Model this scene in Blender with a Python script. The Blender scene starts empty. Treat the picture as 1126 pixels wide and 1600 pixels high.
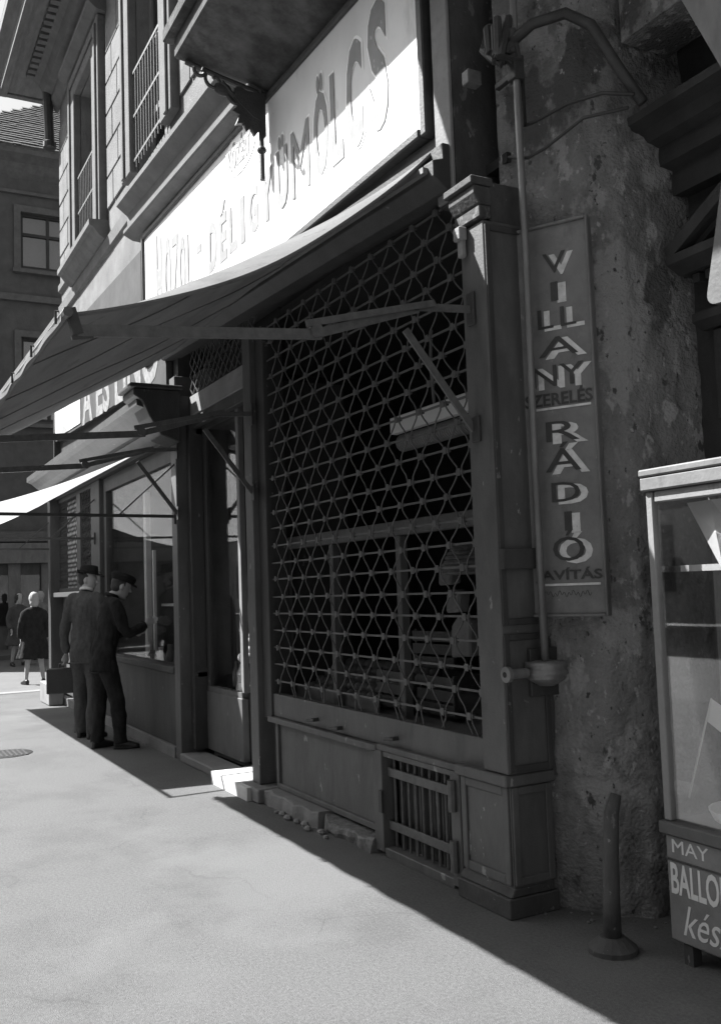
import bpy, bmesh, math, random
import numpy as np
from mathutils import Vector, Matrix, noise

random.seed(7)
S = bpy.context.scene
COL = S.collection
R = math.radians

# ------------------------------------------------------------------ camera
F = 1480.0
vx = (-224.0, 944.0); roll = 0.035
v = np.array([vx[0]-563, vx[1]-800, F]); ex = -v/np.linalg.norm(v)
p = np.array([1000., vx[1]-800-roll*(1000-(vx[0]-563)), F])
up = np.cross(ex, p); up /= np.linalg.norm(up)
if up[1] > 0: up = -up
ey = np.cross(up, ex)
RM = np.array([ex, ey, up])
cam = bpy.data.cameras.new('camera'); co = bpy.data.objects.new('camera', cam); COL.objects.link(co)
cr = RM @ np.array([1, 0, 0]); cu = RM @ np.array([0, -1, 0]); cb = -(RM @ np.array([0, 0, 1]))
co.matrix_world = Matrix(((cr[0], cu[0], cb[0], 0), (cr[1], cu[1], cb[1], 0), (cr[2], cu[2], cb[2], 1.5), (0, 0, 0, 1)))
cam.sensor_fit = 'VERTICAL'; cam.sensor_height = 24; cam.lens = 24*F/1600
cam.clip_start = 0.05; cam.clip_end = 500
S.camera = co

# ------------------------------------------------------------------ sky and sun (black and white photograph: the sky is desaturated)
SUN = Vector((0.66, 0.62, -1.0)).normalized()
W = bpy.data.worlds.new('World'); S.world = W; W.use_nodes = True
nt = W.node_tree; bg = nt.nodes['Background']
sky = nt.nodes.new('ShaderNodeTexSky'); sky.sky_type = 'NISHITA'; sky.sun_disc = False; sky.dust_density = 3.5
sky.sun_elevation = math.asin(-SUN.z); sky.sun_rotation = math.atan2(-SUN.x, -SUN.y)
bw = nt.nodes.new('ShaderNodeRGBToBW')
nt.links.new(sky.outputs[0], bw.inputs[0]); nt.links.new(bw.outputs[0], bg.inputs[0])
bg.inputs[1].default_value = 0.06
sl = bpy.data.lights.new('sun', 'SUN'); sl.energy = 5.0; sl.angle = R(0.53); sl.color = (1, 1, 1)
so = bpy.data.objects.new('sun', sl); COL.objects.link(so)
so.rotation_euler = SUN.to_track_quat('-Z', 'Y').to_euler()
S.view_settings.view_transform = 'Standard'; S.view_settings.look = 'None'
S.view_settings.gamma = 1; S.view_settings.use_curve_mapping = False
S.view_settings.exposure = 1.9

# ------------------------------------------------------------------ materials
def mat(name, val, rough=0.8, scale=6.0, amp=0.25, bump=0.15, bscale=40.0, spec=0.3, metal=0.0, stretch=(1, 1, 1), stain=0.0, stscale=1.5, trans=0.0):
    m = bpy.data.materials.new(name); m.use_nodes = True
    n = m.node_tree.nodes; l = m.node_tree.links; b = n['Principled BSDF']
    b.inputs['Roughness'].default_value = rough; b.inputs['Metallic'].default_value = metal
    b.inputs['Specular IOR Level'].default_value = spec
    tc = n.new('ShaderNodeTexCoord'); mp = n.new('ShaderNodeMapping'); mp.inputs['Scale'].default_value = stretch
    geo = n.new('ShaderNodeNewGeometry')
    l.new(geo.outputs['Position'], mp.inputs[0])
    a = n.new('ShaderNodeTexNoise'); a.inputs['Scale'].default_value = scale; a.inputs['Detail'].default_value = 8; a.inputs['Roughness'].default_value = 0.65
    l.new(mp.outputs[0], a.inputs[0])
    mr = n.new('ShaderNodeMapRange'); mr.inputs[1].default_value = 0.3; mr.inputs[2].default_value = 0.7
    mr.inputs[3].default_value = val*(1-amp); mr.inputs[4].default_value = val*(1+amp)
    l.new(a.outputs['Fac'], mr.inputs[0]); out = mr.outputs[0]
    if stain > 0:
        s = n.new('ShaderNodeTexNoise'); s.inputs['Scale'].default_value = stscale; s.inputs['Detail'].default_value = 10; s.inputs['Roughness'].default_value = 0.7
        l.new(mp.outputs[0], s.inputs[0])
        r2 = n.new('ShaderNodeMapRange'); r2.inputs[1].default_value = 0.47; r2.inputs[2].default_value = 0.6
        r2.inputs[3].default_value = 1.0; r2.inputs[4].default_value = 1.0-stain
        l.new(s.outputs['Fac'], r2.inputs[0])
        mu = n.new('ShaderNodeMath'); mu.operation = 'MULTIPLY'; l.new(out, mu.inputs[0]); l.new(r2.outputs[0], mu.inputs[1]); out = mu.outputs[0]
    l.new(out, b.inputs['Base Color'])
    if bump > 0:
        bn = n.new('ShaderNodeTexNoise'); bn.inputs['Scale'].default_value = bscale; bn.inputs['Detail'].default_value = 6
        l.new(geo.outputs['Position'], bn.inputs[0])
        bp = n.new('ShaderNodeBump'); bp.inputs['Strength'].default_value = bump; bp.inputs['Distance'].default_value = 0.02
        l.new(bn.outputs['Fac'], bp.inputs['Height']); l.new(bp.outputs[0], b.inputs['Normal'])
    if trans > 0:
        o = n['Material Output']; t = n.new('ShaderNodeBsdfTranslucent'); l.new(out, t.inputs[0])
        mx = n.new('ShaderNodeMixShader'); mx.inputs[0].default_value = trans
        l.new(b.outputs[0], mx.inputs[1]); l.new(t.outputs[0], mx.inputs[2]); l.new(mx.outputs[0], o.inputs[0])
    return m

def glass(name, tint=0.95, refl=0.0, rough=0.02):
    m = bpy.data.materials.new(name); m.use_nodes = True
    n = m.node_tree.nodes; l = m.node_tree.links; n.remove(n['Principled BSDF'])
    t = n.new('ShaderNodeBsdfTransparent'); t.inputs[0].default_value = (tint, tint, tint, 1)
    g = n.new('ShaderNodeBsdfGlossy'); g.inputs['Roughness'].default_value = rough; g.inputs[0].default_value = (1, 1, 1, 1)
    lw = n.new('ShaderNodeFresnel'); lw.inputs[0].default_value = 1.45
    mr = n.new('ShaderNodeMath'); mr.operation = 'MULTIPLY_ADD'; mr.inputs[1].default_value = 0.2; mr.inputs[2].default_value = refl; mr.use_clamp = True
    l.new(lw.outputs[0], mr.inputs[0])
    mx = n.new('ShaderNodeMixShader'); l.new(mr.outputs[0], mx.inputs[0]); l.new(t.outputs[0], mx.inputs[1]); l.new(g.outputs[0], mx.inputs[2])
    l.new(mx.outputs[0], n['Material Output'].inputs[0])
    return m

M = dict(
 pave=mat('pavement_asphalt', .1, .9, 70, .26, .45, 220, .2, stain=.14, stscale=1.1),
 road=mat('road_asphalt', .11, .9, 1.5, .1, .3, 120, .2),
 stone=mat('kerb_stone', .16, .85, 4, .2, .3, 60),
 stucco=mat('old_stucco', .155, .92, 2.5, .2, .35, 70, .15, stain=.18, stscale=1.2),
 trim=mat('moulding_plaster', .12, .9, 5, .2, .2, 60, .15),
 soffit=mat('soffit_boards', .13, .9, 3, .25, .25, 30, .15, stretch=(1, 4, 4)),
 slab=mat('balcony_stone', .07, .9, 5, .4, .5, 25, .15, stain=.4, stscale=3),
 paint=mat('shop_paint', .085, .6, 9, .18, .12, 90, .35, stretch=(1, 1, .4), stain=.15, stscale=3),
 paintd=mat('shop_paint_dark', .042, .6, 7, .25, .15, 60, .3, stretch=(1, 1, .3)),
 paintl=mat('shop_paint_pale', .16, .65, 9, .2, .12, 80, .3, stretch=(1, 1, .4), stain=.2, stscale=4),
 plasterl=mat('pier_plaster', .2, .85, 10, .25, .25, 70, .2, stain=.25, stscale=5),
 pier=mat('pier_dark', .06, .75, 10, .25, .25, 50, .25, stretch=(1, 1, .5), stain=.2, stscale=4),
 rough=mat('crumbling_plaster', .16, .95, 9, .45, .8, 45, .1, stain=.5, stscale=5),
 iron=mat('iron_grille', .08, .55, 20, .3, .15, 120, .4, metal=.0),
 irond=mat('dark_iron', .035, .55, 12, .3, .2, 80, .4),
 pipe=mat('galvanised_pipe', .15, .45, 14, .3, .15, 60, .5, metal=.3, stretch=(1, 1, .2)),
 board=mat('sign_white', .66, .55, 2, .05, .05, 50, .3, stain=.06),
 letter=mat('sign_letter_grey', .2, .6, 8, .15, .03),
 halo=mat('sign_letter_outline', .88, .6, 8, .05, .0),
 letterd=mat('sign_letter_dark', .035, .6, 8, .15, .03),
 vboard=mat('sign_enamel_grey', .14, .5, 6, .2, .1, 60, .4, stain=.15, stscale=5),
 vlight=mat('sign_letter_pale', .5, .6, 20, .25, .05),
 vdark=mat('sign_letter_black', .04, .6, 12, .25, .05),
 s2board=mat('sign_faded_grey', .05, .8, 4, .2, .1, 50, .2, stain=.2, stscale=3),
 s2let=mat('sign_letter_worn', .19, .8, 18, .3, .05, stain=.3, stscale=14),
 cloth1=mat('awning_canvas', .14, .95, 3, .25, .25, 200, .05, stretch=(.6, .6, 3), stain=.15, stscale=1.5, trans=.02),
 cloth2=mat('awning_white_canvas', .7, .95, 5, .1, .2, 200, .05, trans=.28),
 wood=mat('wood_plain', .16, .7, 8, .3, .2, 50, .25, stretch=(1, 1, .2)),
 kpale=mat('booth_paint', .2, .55, 8, .15, .1, 80, .3, stain=.2, stscale=8),
 pale=mat('pale_paint', .5, .55, 8, .12, .08, 80, .3, stain=.1, stscale=8),
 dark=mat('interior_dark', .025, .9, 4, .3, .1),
 gate=mat('gate_wood', .035, .75, 6, .3, .25, 40, .2, stretch=(1, 1, .3)),
 tile=mat('roof_tile', .12, .9, 6, .35, .4, 20, .1),
 suit=mat('dark_wool', .02, .95, 12, .3, .3, 150, .1),
 suit2=mat('grey_wool', .065, .95, 30, .15, .3, 150, .1),
 skin=mat('skin', .3, .6, 10, .1, .05, 80, .3),
 hair=mat('hair', .03, .7, 20, .3, .2, 100),
 hat=mat('felt_hat', .018, .95, 10, .3, .2, 120, .05),
 scarf=mat('pale_scarf', .27, .9, 10, .1, .2, 60),
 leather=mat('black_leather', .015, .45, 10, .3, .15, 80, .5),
 fruit=mat('fruit_skin', .11, .5, 14, .2, .1, 60, .4),
 straw=mat('straw', .13, .8, 30, .3, .4, 90, .1),
 paper=mat('paper', .6, .9, 6, .1, .1, 40, .1),
 dirt=mat('dirt', .07, .95, 10, .4, .6, 60, .1),
 glass=glass('window_glass'), glassk=glass('kiosk_glass', .92, .05), darkglass=glass('upper_glass', .7, .1),
 rubble=mat('rubble', .15, .95, 20, .4, .5, 60, .1),
)

# ------------------------------------------------------------------ mesh helpers
class MB:
    def __init__(s): s.v = []; s.f = []
    def add(s, vs, fs):
        o = len(s.v); s.v += [tuple(q) for q in vs]; s.f += [tuple(i+o for i in f) for f in fs]; return s
    def box(s, x0, x1, y0, y1, z0, z1):
        vs = [(x, y, z) for z in (z0, z1) for y in (y0, y1) for x in (x0, x1)]
        return s.add(vs, [(0, 2, 3, 1), (4, 5, 7, 6), (0, 1, 5, 4), (2, 6, 7, 3), (0, 4, 6, 2), (1, 3, 7, 5)])
    def bar(s, a, b, w, h, upv=(0, 0, 1)):          # rectangular bar between two points
        a = Vector(a); b = Vector(b); d = (b-a).normalized(); sd = d.cross(Vector(upv))
        if sd.length < 1e-4: sd = d.cross(Vector((1, 0, 0)))
        sd.normalize(); u = sd.cross(d).normalized()
        vs = [q+sd*(i*w/2)+u*(j*h/2) for q in (a, b) for (i, j) in ((-1, -1), (1, -1), (1, 1), (-1, 1))]
        return s.add(vs, [(0, 1, 2, 3), (7, 6, 5, 4), (0, 4, 5, 1), (1, 5, 6, 2), (2, 6, 7, 3), (3, 7, 4, 0)])
    def tube(s, pts, r, n=6, caps=True):
        pts = [Vector(q) for q in pts]; rs = r if isinstance(r, (list, tuple)) else [r]*len(pts)
        rings = []; prev = None
        for i, q in enumerate(pts):
            d = (pts[min(i+1, len(pts)-1)]-pts[max(i-1, 0)]).normalized()
            if prev is None:
                a = d.orthogonal().normalized()
            else:
                a = prev-d*prev.dot(d)
                a = a.normalized() if a.length > 1e-6 else d.orthogonal().normalized()
            prev = a; b = d.cross(a)
            rings.append([q+(a*math.cos(t)+b*math.sin(t))*rs[i] for t in [2*math.pi*k/n for k in range(n)]])
        vs = [w for g in rings for w in g]; fs = []
        for i in range(len(pts)-1):
            for k in range(n):
                fs.append((i*n+k, i*n+(k+1) % n, (i+1)*n+(k+1) % n, (i+1)*n+k))
        if caps: fs.append(tuple(range(n-1, -1, -1))); fs.append(tuple((len(pts)-1)*n+k for k in range(n)))
        return s.add(vs, fs)
    def prism(s, prof, x0, x1):                       # profile in (y, z), swept along x
        n = len(prof)
        vs = [(x, a, b) for x in (x0, x1) for (a, b) in prof]
        fs = [(i, (i+1) % n, n+(i+1) % n, n+i) for i in range(n)]+[tuple(range(n-1, -1, -1)), tuple(range(n, 2*n))]
        return s.add(vs, fs)
    def poly(s, pts, d):                              # planar polygon extruded by vector d
        n = len(pts); d = Vector(d)
        vs = [Vector(q) for q in pts]+[Vector(q)+d for q in pts]
        return s.add(vs, [tuple(range(n-1, -1, -1)), tuple(range(n, 2*n))]+[(i, (i+1) % n, n+(i+1) % n, n+i) for i in range(n)])
    def lathe(s, c, prof, n=20, axis='z'):            # profile (r, h)
        vs = []; fs = []
        for (r, h) in prof:
            for k in range(n):
                t = 2*math.pi*k/n; a, b = r*math.cos(t), r*math.sin(t)
                vs.append({'z': (c[0]+a, c[1]+b, c[2]+h), 'y': (c[0]+a, c[1]+h, c[2]+b), 'x': (c[0]+h, c[1]+a, c[2]+b)}[axis])
        for i in range(len(prof)-1):
            for k in range(n): fs.append((i*n+k, i*n+(k+1) % n, (i+1)*n+(k+1) % n, (i+1)*n+k))
        fs.append(tuple(range(n-1, -1, -1))); fs.append(tuple((len(prof)-1)*n+k for k in range(n)))
        return s.add(vs, fs)
    def ball(s, c, rx, ry=None, rz=None, n=10, m=7):
        ry = rx if ry is None else ry; rz = rx if rz is None else rz
        prof = [(math.sin(math.pi*i/m), -math.cos(math.pi*i/m)) for i in range(m+1)]
        vs = []; fs = []
        for (r, h) in prof:
            for k in range(n):
                t = 2*math.pi*k/n; vs.append((c[0]+rx*r*math.cos(t), c[1]+ry*r*math.sin(t), c[2]+rz*h))
        for i in range(m):
            for k in range(n): fs.append((i*n+k, i*n+(k+1) % n, (i+1)*n+(k+1) % n, (i+1)*n+k))
        return s.add(vs, fs)
    def mesh(s, name, bevel=0, smooth=False, jit=0):
        me = bpy.data.meshes.new(name); me.from_pydata(s.v, [], s.f); me.validate()
        bm = bmesh.new(); bm.from_mesh(me); bmesh.ops.remove_doubles(bm, verts=bm.verts, dist=1e-6) if smooth else None
        bmesh.ops.recalc_face_normals(bm, faces=bm.faces)
        if bevel: bmesh.ops.bevel(bm, geom=[e for e in bm.edges if len(e.link_faces) == 2 and e.calc_face_angle(0) > .6], offset=bevel, segments=1, affect='EDGES')
        bm.to_mesh(me); bm.free()
        if smooth:
            for q in me.polygons: q.use_smooth = True
        return me

def wloc(o):
    q = Vector((0, 0, 0))
    while o: q += o.location; o = o.parent
    return q
def obj(name, g, m, parent=None, bevel=0, smooth=False, local=False, kind=None, label=None):
    me = g if isinstance(g, bpy.types.Mesh) else g.mesh(name, bevel, smooth)
    if m: me.materials.clear(); me.materials.append(m)
    o = bpy.data.objects.new(name, me); COL.objects.link(o)
    if parent:
        o.parent = parent
        if not local: o.location = -wloc(parent)
    if kind: o['kind'] = kind
    if label: o['label'] = label
    return o
def inst(name, me, parent, pos, rot=None, sc=None):
    o = bpy.data.objects.new(name, me); COL.objects.link(o); o.parent = parent
    o.location = Vector(pos)-(wloc(parent) if parent else Vector()); 
    if rot: o.rotation_euler = rot
    if sc: o.scale = sc
    return o
def tag(o, label, cat, group=None):
    o['label'] = label; o['category'] = cat
    if group: o['group'] = group
    return o
def thing(name, label, cat, loc=(0, 0, 0), rotz=0, group=None):
    o = bpy.data.objects.new(name, None); o.empty_display_size = .2; COL.objects.link(o); o.location = loc; o.rotation_euler = (0, 0, rotz)
    return tag(o, label, cat, group)
def struct(name, g, m, **k): return obj(name, g, m, kind='structure', **k)

def text_geo(s, off=0.0, shear=0.0):
    c = bpy.data.curves.new('t', 'FONT'); c.body = s; c.offset = off; c.shear = shear; c.extrude = .5; c.resolution_u = 3
    o = bpy.data.objects.new('t', c); COL.objects.link(o)
    dg = bpy.context.evaluated_depsgraph_get(); me = bpy.data.meshes.new_from_object(o.evaluated_get(dg))
    vs = [v.co.copy() for v in me.vertices]; fs = [tuple(q.vertices) for q in me.polygons]
    bpy.data.objects.remove(o); bpy.data.curves.remove(c); bpy.data.meshes.remove(me)
    return vs, fs
def text_box(g, s, x0, x1, z0, z1, y, th=.004, off=0.0, shear=0.0, grow=0.0, zf=None):
    """text fitted in a rectangle of the plane y = const, facing -y"""
    vs, fs = text_geo(s, off, shear)
    ax, bx = min(v.x for v in vs), max(v.x for v in vs); ay, by = min(v.y for v in vs), max(v.y for v in vs)
    x0 -= grow; x1 += grow; z0 -= grow; z1 += grow
    out = []
    for v in vs:
        x = x0+(v.x-ax)/(bx-ax)*(x1-x0); z = z0+(v.y-ay)/(by-ay)*(z1-z0)
        if zf: z += zf(x)
        out.append((x, y-th/2-v.z*th, z))
    g.add(out, fs)
FY = 2.62
def patchy(name, lo, mid, hi):
    m = mat(name, mid, .95, 7, .35, .9, 55, .08, stretch=(1, 1, .55)); n = m.node_tree.nodes; l = m.node_tree.links; b = n['Principled BSDF']
    src = b.inputs['Base Color'].links[0].from_socket; geo = [q for q in n if q.type == 'NEW_GEOMETRY'][0]
    for sc_, th, val, seed in ((3.2, .56, hi, 3.0), (7.5, .60, hi*1.15, 9.0), (2.6, .58, lo, 17.0), (11.0, .62, lo*.8, 29.0), (24.0, .62, hi*1.2, 41.0), (30.0, .64, lo*.6, 53.0)):
        mp = n.new('ShaderNodeMapping'); mp.inputs['Location'].default_value = (seed, seed, seed); mp.inputs['Scale'].default_value = (1, 1, .6); l.new(geo.outputs['Position'], mp.inputs[0])
        t = n.new('ShaderNodeTexNoise'); t.inputs['Scale'].default_value = sc_; t.inputs['Detail'].default_value = 12; t.inputs['Roughness'].default_value = .62; l.new(mp.outputs[0], t.inputs[0])
        r = n.new('ShaderNodeMapRange'); r.inputs[1].default_value = th; r.inputs[2].default_value = th+.035; l.new(t.outputs['Fac'], r.inputs[0])
        mx = n.new('ShaderNodeMix'); mx.data_type = 'FLOAT'; l.new(r.outputs[0], mx.inputs[0]); l.new(src, mx.inputs[2]); mx.inputs[3].default_value = val; src = mx.outputs[0]
    l.new(src, b.inputs['Base Color']); return m
def overlay(m, layers):
    """paint chips, scuffs and grime with sharp outlines on top of a material"""
    n = m.node_tree.nodes; l = m.node_tree.links; b = n['Principled BSDF']
    src = b.inputs['Base Color'].links[0].from_socket; geo = [q for q in n if q.type == 'NEW_GEOMETRY'][0]
    for sc_, th, wd, val, fac, st in layers:
        mp = n.new('ShaderNodeMapping'); mp.inputs['Location'].default_value = (sc_, sc_*2, sc_*.5); mp.inputs['Scale'].default_value = st; l.new(geo.outputs['Position'], mp.inputs[0])
        t = n.new('ShaderNodeTexNoise'); t.inputs['Scale'].default_value = sc_; t.inputs['Detail'].default_value = 10; t.inputs['Roughness'].default_value = .6; l.new(mp.outputs[0], t.inputs[0])
        r = n.new('ShaderNodeMapRange'); r.inputs[1].default_value = th; r.inputs[2].default_value = th+wd; r.inputs[4].default_value = fac; l.new(t.outputs['Fac'], r.inputs[0])
        mx = n.new('ShaderNodeMix'); mx.data_type = 'FLOAT'; l.new(r.outputs[0], mx.inputs[0]); l.new(src, mx.inputs[2]); mx.inputs[3].default_value = val; src = mx.outputs[0]
    l.new(src, b.inputs['Base Color'])
overlay(M['paint'], [(14, .66, .02, .24, .8, (1, 1, .5)), (5, .56, .1, .05, .6, (1, 1, .35)), (40, .7, .02, .035, .9, (1, 1, 1))])
overlay(M['paintd'], [(16, .67, .02, .14, .8, (1, 1, .5)), (4, .58, .1, .025, .6, (1, 1, .3))])
overlay(M['pier'], [(11, .62, .03, .14, .7, (1, 1, .5)), (26, .66, .02, .2, .7, (1, 1, 1))])
overlay(M['stucco'], [(1.3, .58, .12, .09, .55, (1, 1, .3)), (9, .66, .03, .24, .6, (1, 1, 1))])
overlay(M['vboard'], [(18, .66, .02, .22, .7, (1, 1, .6)), (6, .6, .1, .07, .6, (1, 1, .4))])
overlay(M['board'], [(2.5, .6, .05, .42, .6, (1, 1, .4)), (20, .68, .02, .3, .7, (1, 1, .6)), (1.2, .56, .1, .55, .6, (1, 1, .3))])
overlay(M['letter'], [(22, .62, .03, .42, .7, (1, 1, .6)), (5, .6, .06, .1, .6, (1, 1, .5))])
overlay(M['vlight'], [(30, .62, .05, .25, .5, (1, 1, 1))])
overlay(M['pave'], [(2.2, .6, .08, .105, .5, (1, 1, 1)), (.55, .55, .1, .135, .5, (1, 1, 1)), (120, .70, .03, .2, .5, (1, 1, 1)), (90, .72, .03, .07, .5, (1, 1, 1))])
overlay(M['kpale'], [(12, .62, .03, .1, .7, (1, 1, .4))])
overlay(M['cloth1'], [(1.6, .55, .1, .07, .6, (.3, 1, 1)), (6, .62, .06, .06, .6, (1, 1, 1))])
def seams(m, scale, width, val, fac):
    n = m.node_tree.nodes; l = m.node_tree.links; b = n['Principled BSDF']; src = b.inputs['Base Color'].links[0].from_socket
    geo = [q for q in n if q.type == 'NEW_GEOMETRY'][0]
    nz = n.new('ShaderNodeTexNoise'); nz.inputs['Scale'].default_value = 2.5; nz.inputs['Detail'].default_value = 6; l.new(geo.outputs['Position'], nz.inputs[0])
    ad = n.new('ShaderNodeMixRGB'); ad.blend_type = 'ADD'; ad.inputs[0].default_value = .45; l.new(geo.outputs['Position'], ad.inputs[1]); l.new(nz.outputs['Color'], ad.inputs[2])
    vo = n.new('ShaderNodeTexVoronoi'); vo.feature = 'DISTANCE_TO_EDGE'; vo.inputs['Scale'].default_value = scale; l.new(ad.outputs[0], vo.inputs[0])
    r = n.new('ShaderNodeMapRange'); r.inputs[1].default_value = 0; r.inputs[2].default_value = width; r.inputs[3].default_value = fac; r.inputs[4].default_value = 0; l.new(vo.outputs['Distance'], r.inputs[0])
    n2 = n.new('ShaderNodeTexNoise'); n2.inputs['Scale'].default_value = 1.1; l.new(geo.outputs['Position'], n2.inputs[0])
    r2 = n.new('ShaderNodeMapRange'); r2.inputs[1].default_value = .5; r2.inputs[2].default_value = .58; l.new(n2.outputs['Fac'], r2.inputs[0])
    mu = n.new('ShaderNodeMath'); mu.operation = 'MULTIPLY'; l.new(r.outputs[0], mu.inputs[0]); l.new(r2.outputs[0], mu.inputs[1])
    mx = n.new('ShaderNodeMix'); mx.data_type = 'FLOAT'; l.new(mu.outputs[0], mx.inputs[0]); l.new(src, mx.inputs[2]); mx.inputs[3].default_value = val; l.new(mx.outputs[0], b.inputs['Base Color'])
seams(M['pave'], .55, .006, .05, .35)
M['rough'] = patchy('crumbling_plaster_patched', .085, .165, .24)

# ================================================================== SETTING
g = MB(); g.box(-16.0, 30, -3.2, 6, -.2, 0); struct('pavement', g, M['pave'])
g = MB(); g.add([(-250, -250, -.13), (250, -250, -.13), (250, 250, -.13), (-250, 250, -.13)], [(0, 1, 2, 3)]); struct('road', g, M['road'])
g = MB(); g.box(-60, -27.0, -3, 30, -.2, 0.0); struct('far_pavement', g, M['road'])
kerb = struct('kerb', MB().box(-16.02, -16.0, -3.2, 6, -.2, -.01), M['stone'])
for i in range(11):
    y0 = -3.2+i*.85
    obj('kerb_stone', MB().box(-16.32, -16.025, y0+.006, y0+.844, -.2, .012+random.uniform(-.004, .004)), M['stone'], kerb, bevel=.012)
# ------------------------------------------------------------------ the corner building
B = thing('corner_building', 'stuccoed old corner building above the shops with deep eaves and balcony', 'building', (-9, 2.9, 0))
WY = 2.72
wins = [(-12.95, -11.85, 6.12, 8.45), (-10.0, -8.85, 6.12, 8.45), (-6.6, -5.4, 5.4, 8.45)]
g = MB(); xs = [-14.45]
for (a, b, c, d) in wins: xs += [a, b]
xs.append(-3.80)
for i in range(0, len(xs), 2): g.box(xs[i], xs[i+1], WY, WY+.45, 3.82, 9.6)
for (a, b, c, d) in wins:
    g.box(a, b, WY, WY+.45, 3.82, c); g.box(a, b, WY, WY+.45, d, 9.6)
g.box(-14.45, -14.0, WY+.45, 9, 0, 9.6)      # side street wall
g.box(-14.45, -3.0, 8.6, 9, 0, 9.6); g.box(-3.0, 9, 3.9, 4.3, 5.3, 9.6); g.box(-3.80, -3.0, WY, 3.2, 5.5, 9.6)
g.box(-14.45, -14.442, WY-.02, WY+.45, 0, 3.82)
obj('wall', g, M['stucco'], B)
# rusticated blocks, each its own piece
def blocks(x0, x1, zs, wd):
    for r, (za, zb) in enumerate(zip(zs[:-1], zs[1:])):
        cut = [x0]; q = x0+(wd if r % 2 else wd*.55)
        while q < x1-.15: cut.append(q); q += wd
        cut.append(x1)
        for a, b in zip(cut[:-1], cut[1:]):
            obj('stone_block', MB().box(a+.011, b-.011, WY-.022-random.uniform(0, .004), WY-.001, za+.014, zb-.014), M['stucco'], B, bevel=.006)
zs = [6.22+.4*i for i in range(7)]
blocks(-14.45, -13.34, zs, .62); blocks(-11.4, -10.38, zs, .58); blocks(-8.45, -6.9, zs, .62)
g = MB(); g.prism([(WY-.05, 6.1), (WY-.05, 6.19), (WY-.001, 6.21), (WY-.001, 6.06)], -14.47, -13.55); obj('string_course', g, M['trim'], B)
g = MB(); g.prism([(WY-.04, 5.72), (WY-.05, 5.86), (WY-.001, 5.88), (WY-.001, 5.70)], -14.47, -9.5); obj('string_course', g, M['trim'], B)
def upper_window(a, b, c, d, sill=True):
    w = obj('window', MB().box(a-.38, a-.001, WY-.10, WY-.001, c, d+.34).box(b+.001, b+.38, WY-.10, WY-.001, c, d+.34).box(a, b, WY-.10, WY-.001, d, d+.34)
            .box(a-.30, a-.2, WY-.125, WY-.1, c, d+.26).box(b+.2, b+.30, WY-.125, WY-.1, c, d+.26).box(a-.2, b+.2, WY-.125, WY-.1, d+.16, d+.26), M['trim'], B, bevel=.01)
    obj('hood', MB().prism([(WY-.22, d+.5), (WY-.22, d+.44), (WY-.12, d+.36), (WY-.001, d+.345), (WY-.001, d+.52)], a-.45, b+.45), M['trim'], w)
    if sill: obj('sill', MB().prism([(WY-.24, c-.02), (WY-.24, c-.09), (WY-.19, c-.11), (WY-.12, c-.2), (WY-.06, c-.24), (WY-.001, c-.24), (WY-.001, c-.001)], a-.55, b+.42), M['trim'], w)
    fr = MB()
    for x in (a, (a+b)/2-.04, b-.08): fr.box(x, x+.08, WY+.14, WY+.2, c, d)
    for z in (c, c+.62, (c+d)/2+.3, d-.08): fr.box(a, b, WY+.135, WY+.205, z, z+.07)
    obj('frame', fr, M['wood'], w)
    obj('pane', MB().box(a, b, WY+.17, WY+.176, c, d), M['darkglass'], w)
    obj('curtain', MB().box(a, b, WY+.3, WY+.31, c, d), M['paintl'], w)
    gr = MB()
    for z in (c+.12, c+.62, c+1.12): gr.bar((a-.05, WY-.05, z), (b+.05, WY-.05, z), .02, .03)
    n = 11
    for i in range(n+1):
        x = a+(b-a)*i/n; gr.bar((x, WY-.05, c+.02), (x, WY-.05, c+1.12), .012, .012, (1, 0, 0))
    obj('guard_rail', gr, M['iron'], w)
upper_window(*wins[0]); upper_window(*wins[1], sill=False)
a, b, c, d = wins[2]; obj('window', MB().box(a, b, WY+.16, WY+.2, c, d), M['wood'], B)
# eaves
ev = obj('eaves', MB().box(-15.25, -2.5, 2.02, 3.4, 9.5, 9.56).prism([(1.95, 9.46), (1.95, 9.62), (1.80, 9.74), (1.80, 9.86), (2.1, 9.86), (2.1, 9.57), (2.06, 9.57), (2.06, 9.46)], -15.35, -2.5)
   .box(-15.36, -15.26, 1.81, 3.4, 9.47, 9.86), M['soffit'], B)
obj('cornice', MB().prism([(2.36, 9.499), (2.36, 9.42), (2.44, 9.36), (2.5, 9.24), (2.6, 9.2), (2.6, 9.12), (2.66, 9.02), (2.69, 8.98), (WY-.001, 8.98), (WY-.001, 9.499)], -14.6, -2.8), M['trim'], ev)
dm = MB().box(-.05, .05, -.06, .06, -.04, .04).mesh('dentil'); dm.materials.append(M['trim'])
for i in range(46): inst('dentil', dm, ev, (-14.5+i*.17, 2.30, 9.455))
obj('roof', MB().add([(-15.4, 1.8, 9.87), (-2, 1.8, 9.87), (-2, 8, 13), (-15.4, 8, 13)], [(0, 1, 2, 3)]), M['tile'], B)
dp = obj('downpipe', MB().tube([(-14.55, 2.56, 9.5), (-14.55, 2.56, 9.0), (-14.55, 2.58, 8.45)], .075, 10), M['irond'], B, smooth=False)
obj('hopper', MB().lathe((-14.55, 2.58, 8.36), [(.075, .12), (.1, .1), (.1, .02), (.07, 0)], 12), M['irond'], dp)
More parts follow.
